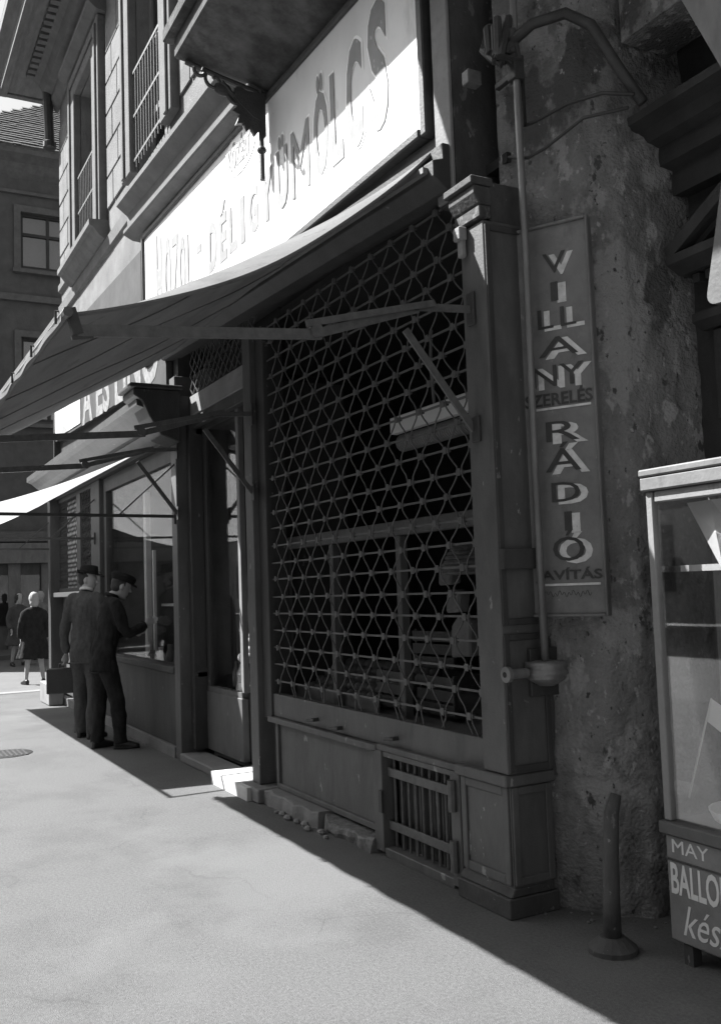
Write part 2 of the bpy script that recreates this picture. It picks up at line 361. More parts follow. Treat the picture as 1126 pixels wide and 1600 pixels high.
# the shop cornice (long moulded ledge over the fruit sign)
sh = lambda x: -.055*(x+4.0)            # the old front has settled: its upper members rise towards the far end
def sheared(prof, x0, x1, n=1):
    gg = MB(); gg.prism(prof, x0, x1); gg.v = [(x, y, z+sh(x)) for (x, y, z) in gg.v]; return gg
obj('cornice', sheared([(2.41, 5.29), (2.41, 5.34), (2.719, 5.44), (2.719, 4.93), (2.58, 4.94), (2.49, 4.985), (2.48, 5.0), (2.48, 5.035), (2.525, 5.05), (2.525, 5.20)], -9.78, -6.12), M['trim'], B)
# balcony with iron brackets
bal = obj('balcony', MB().poly([(-6.05, 2.715, 5.06), (-6.36, 2.0, 5.34), (-2.2, 2.0, 5.34), (-2.2, 2.715, 5.06)], (0, 0, .14))
   .poly([(-4.70, 1.999, 5.34), (-4.98, 1.40, 5.34), (-1.6, 1.40, 5.34), (-1.6, 1.999, 5.34)], (0, 0, .12))  # unseen bay added to shade the pillar wall and hanging sign
   .poly([(-6.44, 1.94, 5.485), (-2.2, 1.94, 5.485), (-2.2, 2.715, 5.485), (-6.44, 2.715, 5.485)], (0, 0, .10)), M['slab'], B, bevel=.01)
bk = MB()
bx = -6.08
def scroll(c, r0, r1, t0, t1, w=.014, n=22):
    pts = []
    for i in range(n+1):
        t = t0+(t1-t0)*i/n; r = r0+(r1-r0)*i/n
        pts.append((bx, c[0]+r*math.cos(t), c[1]+r*math.sin(t)))
    bk.tube(pts, w, 6)
bk.tube([(bx, 2.545, 5.08), (bx, 2.545, 4.66), (bx, 2.545, 4.42)], .02, 8)
bk.tube([(bx, 2.60, 5.05), (bx-.1, 2.3, 5.17), (bx-.2, 2.06, 5.29)], .02, 8)
bk.tube([(bx, 2.56, 4.84), (bx, 2.48, 4.87), (bx, 2.38, 4.95), (bx, 2.25, 5.08)], .022, 8)
scroll((2.38, 5.02), .09, .025, R(200), R(560)); scroll((2.2, 5.08), .07, .02, R(150), R(480)); scroll((2.1, 5.13), .05, .02, R(160), R(420))
bk.ball((bx, 2.26, 5.03), .02, .07, .05)
# acanthus leaf plate at the wall end
lf = [(2.575, 5.05), (2.36, 5.05), (2.33, 4.97), (2.37, 4.93), (2.32, 4.88), (2.38, 4.86), (2.35, 4.79), (2.41, 4.81), (2.42, 4.74), (2.46, 4.79), (2.49, 4.73), (2.53, 4.78), (2.575, 4.74)]
bk.poly([(bx-.02, y, z) for y, z in lf], (.04, 0, 0))
bk.ball((bx, 2.545, 4.64), .035, .035, .03)
obj('bracket', bk, M['irond'], bal)

# ------------------------------------------------------------------ greengrocer's shopfront
SH = thing('shopfront', 'painted wooden greengrocer shopfront with lattice shutter and basement vent', 'shopfront', (-5, 2.9, 0))
# beam above the shutter, stepped
for prof in ([(2.50, 3.52), (2.50, 3.60), (2.56, 3.62), (2.56, 3.70), (2.70, 3.70), (2.70, 3.46), (2.58, 3.46)],):
    obj('beam', sheared([(y, z) for y, z in prof], -8.75, -3.80), M['paintd'], SH, bevel=.004)
obj('beam_strip', sheared([(2.47, 3.545), (2.47, 3.575), (2.499, 3.575), (2.499, 3.545)], -8.75, -3.85), M['paintl'], SH)
obj('fascia', sheared([(2.625, 3.72), (2.625, 3.80), (2.70, 3.80), (2.70, 3.72)], -8.75, -3.95), M['paintd'], SH)
# right hand pilaster: lower pedestal, shaft, capital
pl = obj('pilaster', MB().box(-3.72, -3.53, 2.585, 2.84, .63, 3.2), M['paint'], SH, bevel=.005)
obj('pedestal', MB().box(-3.93, -3.545, 2.60, 2.83, .1, .575), M['paint'], pl, bevel=.004)
obj('pedestal_cap', MB().box(-3.94, -3.525, 2.565, 2.845, .577, .628), M['paint'], pl, bevel=.006)
obj('base_block', MB().box(-3.95, -3.53, 2.565, 2.845, .0, .09).prism([(2.575, .092), (2.60, .13), (2.82, .13), (2.82, .092)], -3.945, -3.535), M['pier'], pl, bevel=.005)
# recessed panel outlines on front and side of pedestal and shaft
def rim(g, x0, x1, y0, z0, z1, w=.03, t=.012):
    g.box(x0, x0+w, y0-t, y0-.001, z0, z1); g.box(x1-w, x1, y0-t, y0-.001, z0, z1); g.box(x0+w+.001, x1-w-.001, y0-t, y0-.001, z0, z0+w); g.box(x0+w+.001, x1-w-.001, y0-t, y0-.001, z1-w, z1)
def rimx(g, x0, y0, y1, z0, z1, w=.03, t=.012):
    g.box(x0+.001, x0+t, y0, y0+w, z0, z1); g.box(x0+.001, x0+t, y1-w, y1, z0, z1); g.box(x0+.001, x0+t, y0+w+.001, y1-w-.001, z0, z0+w); g.box(x0+.001, x0+t, y0+w+.001, y1-w-.001, z1-w, z1)
g = MB(); rim(g, -3.925, -3.55, 2.60, .14, .572, .04); rimx(g, -3.545, 2.605, 2.83, .14, .572, .035); obj('panel_moulding', g, M['paint'], pl, bevel=.003)
g = MB(); rimx(g, -3.53, 2.59, 2.84, .64, 1.26, .03); rimx(g, -3.53, 2.59, 2.84, 1.3, 3.18, .03); obj('panel_moulding', g, M['paintd'], pl, bevel=.003)
obj('side_board', MB().box(-3.60, -3.535, 2.842, 3.03, .6, 1.23), M['pier'], pl, bevel=.004)
obj('shutter_lock_box', MB().box(-3.53, -3.49, 2.585, 2.80, 1.555, 1.65), M['paintd'], pl, bevel=.004)
obj('capital', MB().box(-3.735, -3.522, 2.565, 2.63, 3.21, 3.27).prism([(2.56, 3.271), (2.535, 3.32), (2.535, 3.36), (2.635, 3.36), (2.635, 3.271)], -3.738, -3.518).box(-3.75, -3.508, 2.515, 2.64, 3.361, 3.40).box(-3.77, -3.545, 2.641, 3.04, 3.19, 3.40), M['pier'], pl, bevel=.006)  # last box is a filler added behind the capital for extra shading
obj('capital_scroll', MB().box(-3.70, -3.66, 2.55, 2.58, 3.06, 3.20).box(-3.71, -3.65, 2.535, 2.58, 3.14, 3.206), M['plasterl'], pl, bevel=.006)
# upper pier between sign and gateway
up_ = obj('pier', MB().box(-3.93, -3.775, 2.62, 3.05, 3.401, 5.05), M['pier'], SH)
obj('pier_face', MB().box(-3.925, -3.78, 2.60, 2.619, 3.41, 5.05), M['plasterl'], up_, bevel=.004)
# inner jamb of the shutter opening and posts
obj('post', MB().box(-6.67, -6.52, 2.58, 2.78, .1, 3.44), M['paint'], SH, bevel=.005)
obj('post', MB().box(-6.515, -6.36, 2.62, 2.78, .58, 3.44), M['paintd'], SH, bevel=.005)
ps = obj('post', MB().box(-8.56, -8.40, 2.58, 2.80, .0, 3.5), M['paint'], SH, bevel=.005)
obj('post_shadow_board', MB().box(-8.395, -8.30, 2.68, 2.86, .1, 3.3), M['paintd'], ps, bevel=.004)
obj('post_base', MB().box(-6.70, -6.36, 2.50, 2.78, 0, .098), M['stone'], SH, bevel=.01)
# stall riser panels under the shutter
rs = obj('stall_riser', MB().box(-6.355, -4.86, 2.66, 2.75, .1, .56).box(-6.52, -3.935, 2.70, 2.78, 0, .575), M['paint'], SH)
g = MB(); g.box(-6.40, -4.80, 2.60, 2.699, .562, .60); g.box(-4.80, -3.95, 2.605, 2.699, .577, .61); obj('cap_rail', g, M['paint'], rs, bevel=.004)
g = MB(); g.box(-6.35, -6.31, 2.64, 2.66, .1, .56); g.box(-6.309, -4.88, 2.64, 2.658, .1, .135); obj('panel_edge', g, M['paint'], rs, bevel=.003)
# crumbling plinth
def lump(name, x0, x1, y0, y1, z0, z1, m, parent, amp=.012, st=.03):
    nx = max(2, int((x1-x0)/st)); pr = [(y1, z0), (y0, z0), (y0, z0+(z1-z0)*.5), (y0+.006, z1-.01), (y0+.015, z1), (y1, z1)]
    vs = []; fs = []; n = len(pr)
    for i in range(nx+1):
        x = x0+(x1-x0)*i/nx
        for j, (y, z) in enumerate(pr):
            d = noise.noise((x*9, y*9, z*9+3)) * amp*2 if j not in (0, 5) else 0
            vs.append((x, y+d, z+(d*.7 if z > z0 else 0)))
    for i in range(nx):
        for j in range(n-1): fs.append((i*n+j, i*n+j+1, (i+1)*n+j+1, (i+1)*n+j))
    fs.append(tuple(range(n))); fs.append(tuple(nx*n+k for k in range(n)))
    return obj(name, MB().add(vs, fs), m, parent)
lump('plinth', -6.36, -5.5, 2.54, 2.70, 0, .095, M['stone'], rs); lump('plinth', -5.49, -4.83, 2.57, 2.70, 0, .075, M['rubble'], rs, .02)
for i in range(8):
    x = -6.05+i*.11+random.uniform(-.02, .02); s_ = random.uniform(.012, .03)
    obj('plaster_chip', MB().ball((x, 2.50+random.uniform(-.02, .02), s_*.5), s_*1.4, s_, s_*.8, 6, 4), M['plasterl'], rs)
# basement vent: frame, hinged gate of flat straps and bars
vt = obj('vent', MB().box(-4.84, -4.735, 2.60, 2.699, .02, .576).box(-4.04, -3.955, 2.60, 2.699, .02, .576).box(-4.734, -4.041, 2.605, 2.699, .0, .05).box(-4.734, -4.041, 2.61, 2.699, .545, .576), M['paint'], SH, bevel=.004)
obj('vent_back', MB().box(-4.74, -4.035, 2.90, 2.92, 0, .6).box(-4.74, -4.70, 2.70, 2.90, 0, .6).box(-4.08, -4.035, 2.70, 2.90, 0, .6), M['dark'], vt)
for i in range(9): obj('bar', MB().tube([(-4.69+i*.074, 2.66, .055), (-4.69+i*.074, 2.66, .54)], .0085, 6), M['iron'], vt)
for z in (.17, .46): obj('strap', MB().box(-4.735, -4.0, 2.635, 2.648, z-.024, z+.024), M['iron'], vt, bevel=.002)
for z in (.17, .46): obj('hinge', MB().tube([(-4.0, 2.585, z-.075), (-4.0, 2.585, z+.075)], .022, 8).box(-4.03, -3.99, 2.586, 2.634, z-.03, z+.03), M['iron'], vt)
obj('latch', MB().box(-4.755, -4.72, 2.585, 2.60, .24, .36), M['irond'], vt)
obj('mesh_screen', MB().add(*(lambda n: ([(-4.735+.69*i/40, 2.70+.02*math.sin(i*1.9), z) for i in range(41) for z in (.05, .545)], [(2*i, 2*i+1, 2*i+3, 2*i+2) for i in range(40)]))(0)), M['irond'], vt)
# inner shop window behind the shutter
IW = 2.78
fw = MB()
fw.box(-6.52, -3.7, IW, IW+.06, 1.79, 1.875)
for x in (-5.66, -4.78): fw.box(x-.025, x+.03, IW+.002, IW+.055, .6, 1.788)
fw.box(-3.98, -3.84, IW-.01, IW+.05, .6, 1.786); fw.box(-6.51, -6.42, IW+.002, IW+.055, .6, 1.788)
win = obj('shop_window', fw, M['paint'], SH, bevel=.004)
obj('display_shelf', MB().poly([(-6.5, 2.86, .70), (-6.5, 3.45, .93), (-6.5, 3.45, .90), (-6.5, 2.86, .67)], (2.7, 0, 0)), M['paint'], SH)
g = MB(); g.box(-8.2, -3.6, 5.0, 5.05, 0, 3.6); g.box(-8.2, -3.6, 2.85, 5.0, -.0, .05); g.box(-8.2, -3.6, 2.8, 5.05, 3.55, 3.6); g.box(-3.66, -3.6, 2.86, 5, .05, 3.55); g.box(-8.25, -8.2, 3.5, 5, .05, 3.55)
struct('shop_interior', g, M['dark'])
# doorway bay
dr = obj('doorway', MB().box(-8.29, -7.42, 2.80, 2.86, .62, .66), M['paint'], SH)
obj('side_panel', MB().box(-8.29, -7.40, 2.79, 2.85, .1, .618), M['paint'], dr, bevel=.006)
obj('side_panel', MB().box(-7.46, -7.38, 2.852, 3.35, .1, .66), M['paintd'], dr, bevel=.006)
obj('corner_post', MB().box(-7.44, -7.375, 2.80, 2.85, .662, 3.1), M['paintl'], dr, bevel=.005)
obj('side_window_frame', MB().box(-8.29, -8.2, 2.8, 2.85, .661, 3.1).box(-8.2, -7.44, 2.8, 2.85, 2.98, 3.1), M['paintd'], dr)
obj('side_window_glass', MB().box(-8.2, -7.44, 2.82, 2.826, .661, 2.98), M['glass'], dr)
obj('return_glass', MB().box(-7.41, -7.404, 2.85, 3.35, .661, 2.98), M['glass'], dr)
obj('window_curtain', MB().add([(-8.15+.05*math.sin(i*.9)+(.42 if z < 2 else .3)*(1 if i > 10 else i/10), 3.0+.03*math.sin(i*2.1), z) for i in range(12) for z in (.7, 2.95)], [(2*i, 2*i+1, 2*i+3, 2*i+2) for i in range(11)]), M['paintd'], dr)
obj('door', MB().box(-7.39, -6.62, 3.35, 3.40, .1, 2.95), M['paintd'], dr)
obj('door_frame', MB().box(-7.40, -7.33, 3.28, 3.349, .1, 3.1).box(-7.33, -6.62, 3.28, 3.349, 2.96, 3.1), M['paintd'], dr)
obj('door_jamb', MB().box(-6.66, -6.60, 2.79, 3.4, .1, 3.1), M['paintd'], dr)
obj('transom', MB().box(-8.3, -6.67, 2.70, 2.76, 3.0, 3.10), M['paintd'], dr, bevel=.005)
obj('header_board', MB().box(-8.3, -6.67, 2.69, 2.74, 3.105, 3.29), M['plasterl'], dr, bevel=.006)
tg = MB()
for i in range(12):
    x0 = -8.3+i*.136
    tg.tube([(x0+.068*(1+math.cos(k*math.pi)*.8)*.5*1.1, 2.70, 3.30+k*.06) for k in range(8)], .006, 4); tg.tube([(x0+.136-.068*(1+math.cos(k*math.pi)*.8)*.55, 2.705, 3.30+k*.06) for k in range(8)], .006, 4)
obj('transom_grille', tg, M['iron'], dr)
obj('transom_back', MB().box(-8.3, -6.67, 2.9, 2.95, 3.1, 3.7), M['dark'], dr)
struct('door_recess_floor', MB().box(-8.3, -6.62, 2.85, 3.4, 0.0, .085), M['stone'])
st = obj('step', MB().box(-7.28, -6.50, 2.47, 2.86, 0, .095), M['pale']); st.data.materials.clear(); st.data.materials.append(mat('worn_marble', .5, .6, 6, .15, .1, 60, .3, stain=.2, stscale=6)); tag(st, 'pale worn stone doorstep in front of the shop doorway', 'doorstep')
st2 = obj('step', MB().box(-8.39, -7.29, 2.56, 2.788, 0, .07), M['stone'], bevel=.01); tag(st2, 'grey stone sill strip left of the pale doorstep', 'sill')

# ------------------------------------------------------------------ fruit sign
SG = thing('shop_sign', 'long white fruit shop sign with tall arched lettering, partly in shade', 'sign', (-6.7, 2.6, 4.4))
def shq(gg, f=None): gg.v = [(x, y, z+(sh(x)*.75*max(0, min(1, (z-3.9)/1.1)))) for (x, y, z) in gg.v]; return gg
obj('board', shq(MB().box(-9.40, -4.03, 2.60, 2.66, 3.87, 4.93)), M['board'], SG)
fr = MB(); fr.box(-9.45, -9.401, 2.575, 2.68, 3.82, 4.97); fr.box(-4.029, -3.97, 2.575, 2.68, 3.82, 4.97); fr.box(-9.40, -4.03, 2.575, 2.68, 4.931, 4.975); fr.box(-9.40, -4.03, 2.565, 2.68, 3.82, 3.869)
obj('frame', shq(fr), M['irond'], SG, bevel=.008)
hh = lambda x: .33+.37*((x+6.62)/2.2)**2
lets = [('S', -4.58, -4.36), ('C', -4.86, -4.66), ('L', -5.08, -4.92), ('Ö', -5.33, -5.12), ('M', -5.69, -5.40), ('Ü', -5.95, -5.76), ('Y', -6.25, -6.02), ('G', -6.49, -6.30), ('I', -6.67, -6.58), ('L', -6.92, -6.75), ('É', -7.14, -6.97), ('D', -7.41, -7.2),
        ('-', -7.72, -7.6), ('L', -8.0, -7.86), ('O', -8.22, -8.04), ('Z', -8.45, -8.24), ('O', -8.68, -8.48), ('H', -8.98, -8.76)]
fa = MB(); ha = MB(); dk = MB()
for il, (ch, a, b) in enumerate(lets):
    xm = (a+b)/2; h = hh(xm); z0 = 4.13-.07*((xm+6.62)/2.2)**2; z1 = 4.13+h
    if ch in 'ÖÜÉ': z1 += .11*h/.4
    if ch == '-': z0, z1 = 4.36, 4.42
    vs, fs = text_geo(ch, .045)
    text_box(ha, ch, a, b, z0, z1, 2.5992-.0016*(il % 2), .001, .0 if ch in 'MZ' else .05, grow=.018)
    text_box(fa, ch, a, b, z0, z1, 2.5955, .002, .0 if ch in 'MZ' else .035)
vs = []
obj('lettering_outline', shq(ha), M['halo'], SG); obj('lettering', shq(fa), M['letter'], SG)
ov = MB(); cx, cz = -6.65, 4.80
ov.poly([(cx+.33*math.cos(t), 2.598, cz+.155*math.sin(t)) for t in [2*math.pi*k/28 for k in range(28)]], (0, -.003, 0)); obj('logo_oval', shq(ov), M['halo'], SG)
lo = MB(); text_box(lo, 'KÖZÉRT', cx-.24, cx+.24, cz-.09, cz+.11, 2.594, .003, .03); obj('logo_lettering', shq(lo), M['letter'], SG)

# ------------------------------------------------------------------ lattice shutter
GR = thing('lattice_shutter', 'lowered iron lattice roller shutter of wavy rods and flat bars', 'shutter', (-5, 2.66, .6))
GY = 2.655
rows = [.85]
while rows[-1] < 3.33: rows.append(rows[-1]+(.1205 if rows[-1] < 2.0 else .1205+.007*min(1, rows[-1]-2.0)))
bm_ = MB().box(-1.385, 1.385, -.004, .004, -.0055, .0055).mesh('bar'); bm_.materials.append(M['iron'])
cm = MB().box(-.027, .027, -.012, .010, -.011, .011).box(-.016, .016, -.016, -.0121, -.019, .019).mesh('clamp', .002); cm.materials.append(M['iron'])
PW = .2367
def nodex(i, k): return -6.275+PW*k if i % 2 == 0 else -6.157+PW*k
tot = 0
for i, z in enumerate(rows):
    inst('bar', bm_, GR, (-5.0, GY, z+.004*math.sin(i*2.3)), (0, R(random.uniform(-.22, .22)), 0))
    for k in range(11):
        x = nodex(i, k)
        if x > -3.75: continue
        inst('clamp', cm, GR, (x+random.uniform(-.004, .004), GY, z+.004*math.sin(i*2.3)), (0, R(random.uniform(-5, 5)), 0)); tot += 1
wire_x = []
for k in range(22):
    xl = -6.275+PW/2*k
    if xl > -3.85: break
    g = MB(); pts = []
    for i in range(len(rows)):
        z = rows[i]
        even = (i % 2 == 0)
        # this rod swings between column k and column k+1 of the half pitch grid
        tx = lambda ii: (xl if ((ii+k) % 2 == 0) else xl+PW/2)
        x = tx(i)+(.021 if tx(i) == xl else -.021)
        if i == 0: pts += [(x+random.uniform(-.03, .03)+(.05 if k % 3 else -.04), GY-.004, z-.125), (x, GY-.006, z-.03)]
        j = random.uniform(-.008, .008)
        pts.append((x+j, GY-.006, z))
        if i < len(rows)-1:
            x2 = tx(i+1)+(.021 if tx(i+1) == xl else -.021)
            dz = rows[i+1]-z
            pts.append((x+(x2-x)*.08+j, GY-.006, z+.22*dz)); pts.append((x+(x2-x)*.33, GY-.006, z+.40*dz)); pts.append((x+(x2-x)*.67, GY-.006, z+.60*dz)); pts.append((x+(x2-x)*.92, GY-.006, z+.78*dz))
    g.tube(pts, .0045, 5)
    obj('rod', g, M['iron'], GR, smooth=True)
obj('bottom_rail', MB().box(-6.40, -3.73, 2.635, 2.70, .602, .76), M['paint'], GR, bevel=.004)
for x, z in ((-5.62, .655), (-5.28, .64), (-4.6, .66)):
    h = obj('bolt_handle', MB().tube([(x, 2.66, z), (x, 2.585, z)], .012, 8).tube([(x-.055, 2.582, z-.006), (x+.05, 2.582, z+.006)], .009, 8), M['irond'], GR)
obj('guide_rail', MB().box(-3.765, -3.735, 2.63, 2.68, .61, 3.45).box(-6.43, -6.40, 2.63, 2.68, .61, 3.45), M['iron'], GR)

# ------------------------------------------------------------------ awning of the greengrocer
A1 = thing('awning', 'large grey canvas awning on folding iron arms over the greengrocer', 'awning', (-6, 2.6, 3.7), group=None)
NU, NV = 60, 36
X0, X1 = -3.66, -8.28
vs = []; fs = []
for i in range(NU+1):
    u = i/NU
    for j in range(NV+1):
        vv = j/NV
        xr = -3.92+(.26)*vv; xl_ = X1-.22*vv
        x = xr+(xl_-xr)*u
        y = 2.585+(.70-2.585)*vv
        zo = 2.575+.07*u; zi = 3.70+.03*u
        z = zi+(zo-zi)*vv
        d = (xr-x)
        ed = .165*math.exp(-d/.27)+.02
        z -= ed*4*vv*(1-vv)*(1.0-.15*(vv-.5))
        z += .008*math.sin(vv*9+u*23)*math.sin(math.pi*vv)+.010*math.sin(u*60+vv*5)*math.sin(math.pi*vv)*(1-vv)+.02*noise.noise((x*2.2, y*1.3, 3))*math.sin(math.pi*vv)
        vs.append((x, y, z))
n = NV+1
for i in range(NU):
    for j in range(NV): fs.append((i*n+j, i*n+j+1, (i+1)*n+j+1, (i+1)*n+j))
cn = obj('canopy', MB().add(vs, fs), M['cloth1'], A1, smooth=True)
obj('hem', MB().tube([vs[j] for j in range(n)], .009, 5), M['cloth1'], cn)
for i in (12, 24, 36, 48): obj('seam', MB().tube([(a, b, c_-.002) for a, b, c_ in vs[i*n:(i+1)*n]], .006, 4), M['cloth1'], cn)
ob_ = obj('front_bar', MB().tube([(-3.60, .70, 2.575), (-6, .70, 2.605), (-8.53, .70, 2.645)], .02, 8), M['iron'], A1)
va = []
for i in range(0, 61):
    x = -3.64-4.86*i/60; va += [(x, .685, 2.605+.07*i/60), (x, .68+.004*math.sin(i*1.1), 2.545+.07*i/60+.004*math.sin(i*.9))]
obj('front_hem', MB().add(va, [(2*i, 2*i+1, 2*i+3, 2*i+2) for i in range(60)]), M['cloth1'], A1)
for i in range(9): obj('lacing', MB().tube([(-3.7-.58*i, .70, 2.60+.005*i), (-3.7-.58*i, .672, 2.60+.005*i), (-3.7-.58*i, .672, 2.55+.005*i)], .006, 5), M['irond'], A1)
for x, dz in ((-3.645, 0), (-6.5, .02), (-8.36, .035)):
    ar = obj('arm', MB().bar((x, 2.60, 2.80+dz*.3), (x, 2.25, 2.775+dz*.3), .012, .035).bar((x, 2.28, 2.77+dz*.3), (x, 1.75, 2.60+dz), .012, .04).bar((x+.02, 2.36, 2.80+dz*.3), (x+.02, 1.70, 2.635+dz), .012, .03).bar((x, 1.78, 2.60+dz), (x, .74, 2.515+dz), .02, .045), M['iron'], A1)
    obj('brace', MB().bar((x-.02, 2.22, 2.67+dz*.5), (x-.02, 2.58, 2.22), .012, .035), M['iron'], ar)
    obj('elbow', MB().tube([(x-.02, 1.75, 2.61+dz), (x+.03, 1.75, 2.61+dz)], .03, 8), M['iron'], ar)
    obj('wall_bracket', MB().box(x-.03, x+.03, 2.57, 2.584, 2.72, 2.88), M['irond'], ar, bevel=.003)
    obj('wall_bracket', MB().box(x-.03, x+.03, 2.57, 2.584, 2.16, 2.28), M['irond'], ar, bevel=.003)
    obj('end_clamp', MB().bar((x, .745, 2.50+dz), (x, .715, 2.60+dz), .04, .025, (1, 0, 0)).bar((x, .80, 2.50+dz), (x+.0, .72, 2.485+dz), .018, .018), M['irond'], ar)

# ------------------------------------------------------------------ second shop
S2 = thing('shopfront', 'further shopfront with large display window, moulded cornice and folded lattice gate', 'shopfront', (-11, 2.9, 0))
obj('stall_riser', MB().box(-11.6, -8.57, 2.60, 2.72, .1, .76), M['paintd'], S2, bevel=.006)
obj('plinth', MB().box(-14.4, -8.57, 2.57, 2.72, 0, .098), M['stone'], S2)
obj('window_sill', MB().box(-11.6, -8.57, 2.57, 2.75, .762, .82), M['paintd'], S2, bevel=.006)
w2 = obj('display_window', MB().box(-11.52, -11.4, 2.63, 2.70, .822, 2.9).box(-8.64, -8.565, 2.63, 2.70, .822, 2.9).box(-11.4, -8.64, 2.63, 2.70, 2.74, 2.9), M['paintd'], S2)
obj('pane', MB().box(-11.4, -8.64, 2.66, 2.668, .822, 2.74), M['glass'], w2)
obj('post', MB().box(-12.0, -11.53, 2.58, 2.8, 0.1, 3.0), M['paintd'], S2, bevel=.006)
obj('post', MB().box(-14.44, -14.25, 2.48, 2.8, 0.0, 3.0), M['paintd'], S2, bevel=.006)
obj('frieze', MB().box(-14.44, -8.57, 2.67, 2.80, 3.052, 3.9), M['paintd'], S2)
obj('header', MB().box(-14.4, -8.57, 2.55, 2.7, 2.905, 3.05), M['paintd'], S2, bevel=.006)
c2 = obj('cornice', MB().prism([(2.20, 3.26), (2.20, 3.19), (2.26, 3.17), (2.34, 3.10), (2.42, 3.055), (2.7, 3.055), (2.7, 3.30), (2.25, 3.285)], -14.5, -8.3), M['paintd'], S2)
obj('cornice_fascia', MB().prism([(2.48, 3.05), (2.56, 2.92), (2.7, 2.92), (2.7, 3.05)], -14.45, -8.62), M['paintd'], c2)
obj('cornice_bracket', MB().prism([(2.16, 3.33), (2.16, 3.27), (2.24, 3.22), (2.30, 3.08), (2.40, 2.92), (2.56, 2.86), (2.58, 2.86), (2.58, 3.33)], -8.62, -8.24).box(-8.66, -8.2, 2.12, 2.6, 3.332, 3.37), M['paintd'], c2, bevel=.008)
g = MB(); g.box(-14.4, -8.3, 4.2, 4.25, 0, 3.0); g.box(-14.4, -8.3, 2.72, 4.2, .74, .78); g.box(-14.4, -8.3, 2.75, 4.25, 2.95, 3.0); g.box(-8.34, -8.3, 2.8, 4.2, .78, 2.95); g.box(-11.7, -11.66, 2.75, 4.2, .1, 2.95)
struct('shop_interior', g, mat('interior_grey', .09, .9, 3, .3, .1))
ds = obj('display_stand', MB().box(-11.1, -11.0, 3.0, 3.06, .78, 2.7).box(-10.75, -10.70, 3.0, 3.03, .78, 2.0).box(-11.1, -9.2, 3.2, 3.5, 1.35, 1.38), M['pale']); tag(ds, 'pale upright display stand inside the further shop window', 'display stand')
# lattice gate window at the far end
LG = thing('folded_gate', 'dark diamond lattice gate half drawn across the last shop opening', 'gate', (-13, 2.6, 1.5))
gb = [MB(), MB()]
for i in range(26):
    x = -14.25+i*.092
    for s_, gg in ((1, gb[0]), (-1, gb[1])):
        pts = [(x+s_*.022*(1 if k % 2 else -1), 2.62+.004*s_, 1.62+k*.062) for k in range(21)]
        gg.tube(pts, .0055, 4)
obj('lattice_strip', gb[0], M['irond'], LG); obj('lattice_strip', gb[1], M['irond'], LG)
obj('gate_frame', MB().box(-14.26, -11.95, 2.60, 2.64, 2.86, 2.91).box(-14.26, -11.95, 2.60, 2.64, 1.57, 1.62).box(-13.0, -12.75, 2.605, 2.64, 1.62, 2.86), M['irond'], LG)
oc = obj('opening_counter', MB().box(-14.25, -12.0, 2.52, 2.9, 1.50, 1.565), M['pale'], S2, bevel=.008)
obj('opening_glass', MB().box(-14.25, -12.0, 2.78, 2.786, 1.566, 2.9), glass('bright_glass', .5, .2), S2)
obj('reflection_board', MB().box(-14.1, -13.35, 2.70, 2.705, 1.6, 2.86), M['board'], S2); obj('reflection_board', MB().box(-12.5, -12.15, 2.70, 2.705, 1.6, 2.86), M['board'], S2)  # pale boards imitate the bright reflection behind the lattice
obj('opening_riser', MB().box(-14.25, -12.0, 2.66, 2.8, .1, 1.498), M['paint'], S2)
sb = obj('stone_ledge', MB().box(-14.5, -13.75, 2.36, 2.56, 0, .30), M['pale'], bevel=.015); tag(sb, 'pale low stone block at the building corner behind the briefcase', 'stone block')
sb.data.materials.clear(); sb.data.materials.append(M['plasterl'])
# sign of the second shop
s2 = thing('shop_sign', 'faded grey sign with worn white capitals, half hidden by the awning', 'sign', (-11.5, 2.6, 4.2))
sh2 = lambda x: -.035*(x+8.7)
gq = MB().box(-14.42, -9.55, 2.60, 2.66, 3.60, 5.05); gq.box(-9.549, -8.72, 2.60, 2.66, 3.45, 3.78); gq.v = [(x, y, z+sh2(x)) for x, y, z in gq.v]
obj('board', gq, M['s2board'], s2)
gq = MB().box(-14.47, -14.421, 2.58, 2.68, 3.36, 5.05).box(-14.42, -8.72, 2.575, 2.66, 3.40, 3.44); obj('frame', gq, M['irond'], s2)
tq = MB(); text_box(tq, 'A ÉS LINO', -12.5, -8.95, 3.58, 4.35, 2.60, .004, .03); tq.v = [(x, y, z+sh2(x)) for x, y, z in tq.v]
obj('lettering', tq, M['s2let'], s2)
wp = MB().box(-14.40, -12.6, 2.590, 2.599, 3.64, 4.7); wp.v = [(x, y, z+sh2(x)) for x, y, z in wp.v]; obj('pale_panel', wp, mat('blotchy_white', .5, .9, 5, .3, .1, 40, .1, stain=.55, stscale=2.5), s2)  # pale blotchy sheet over the left end of the board

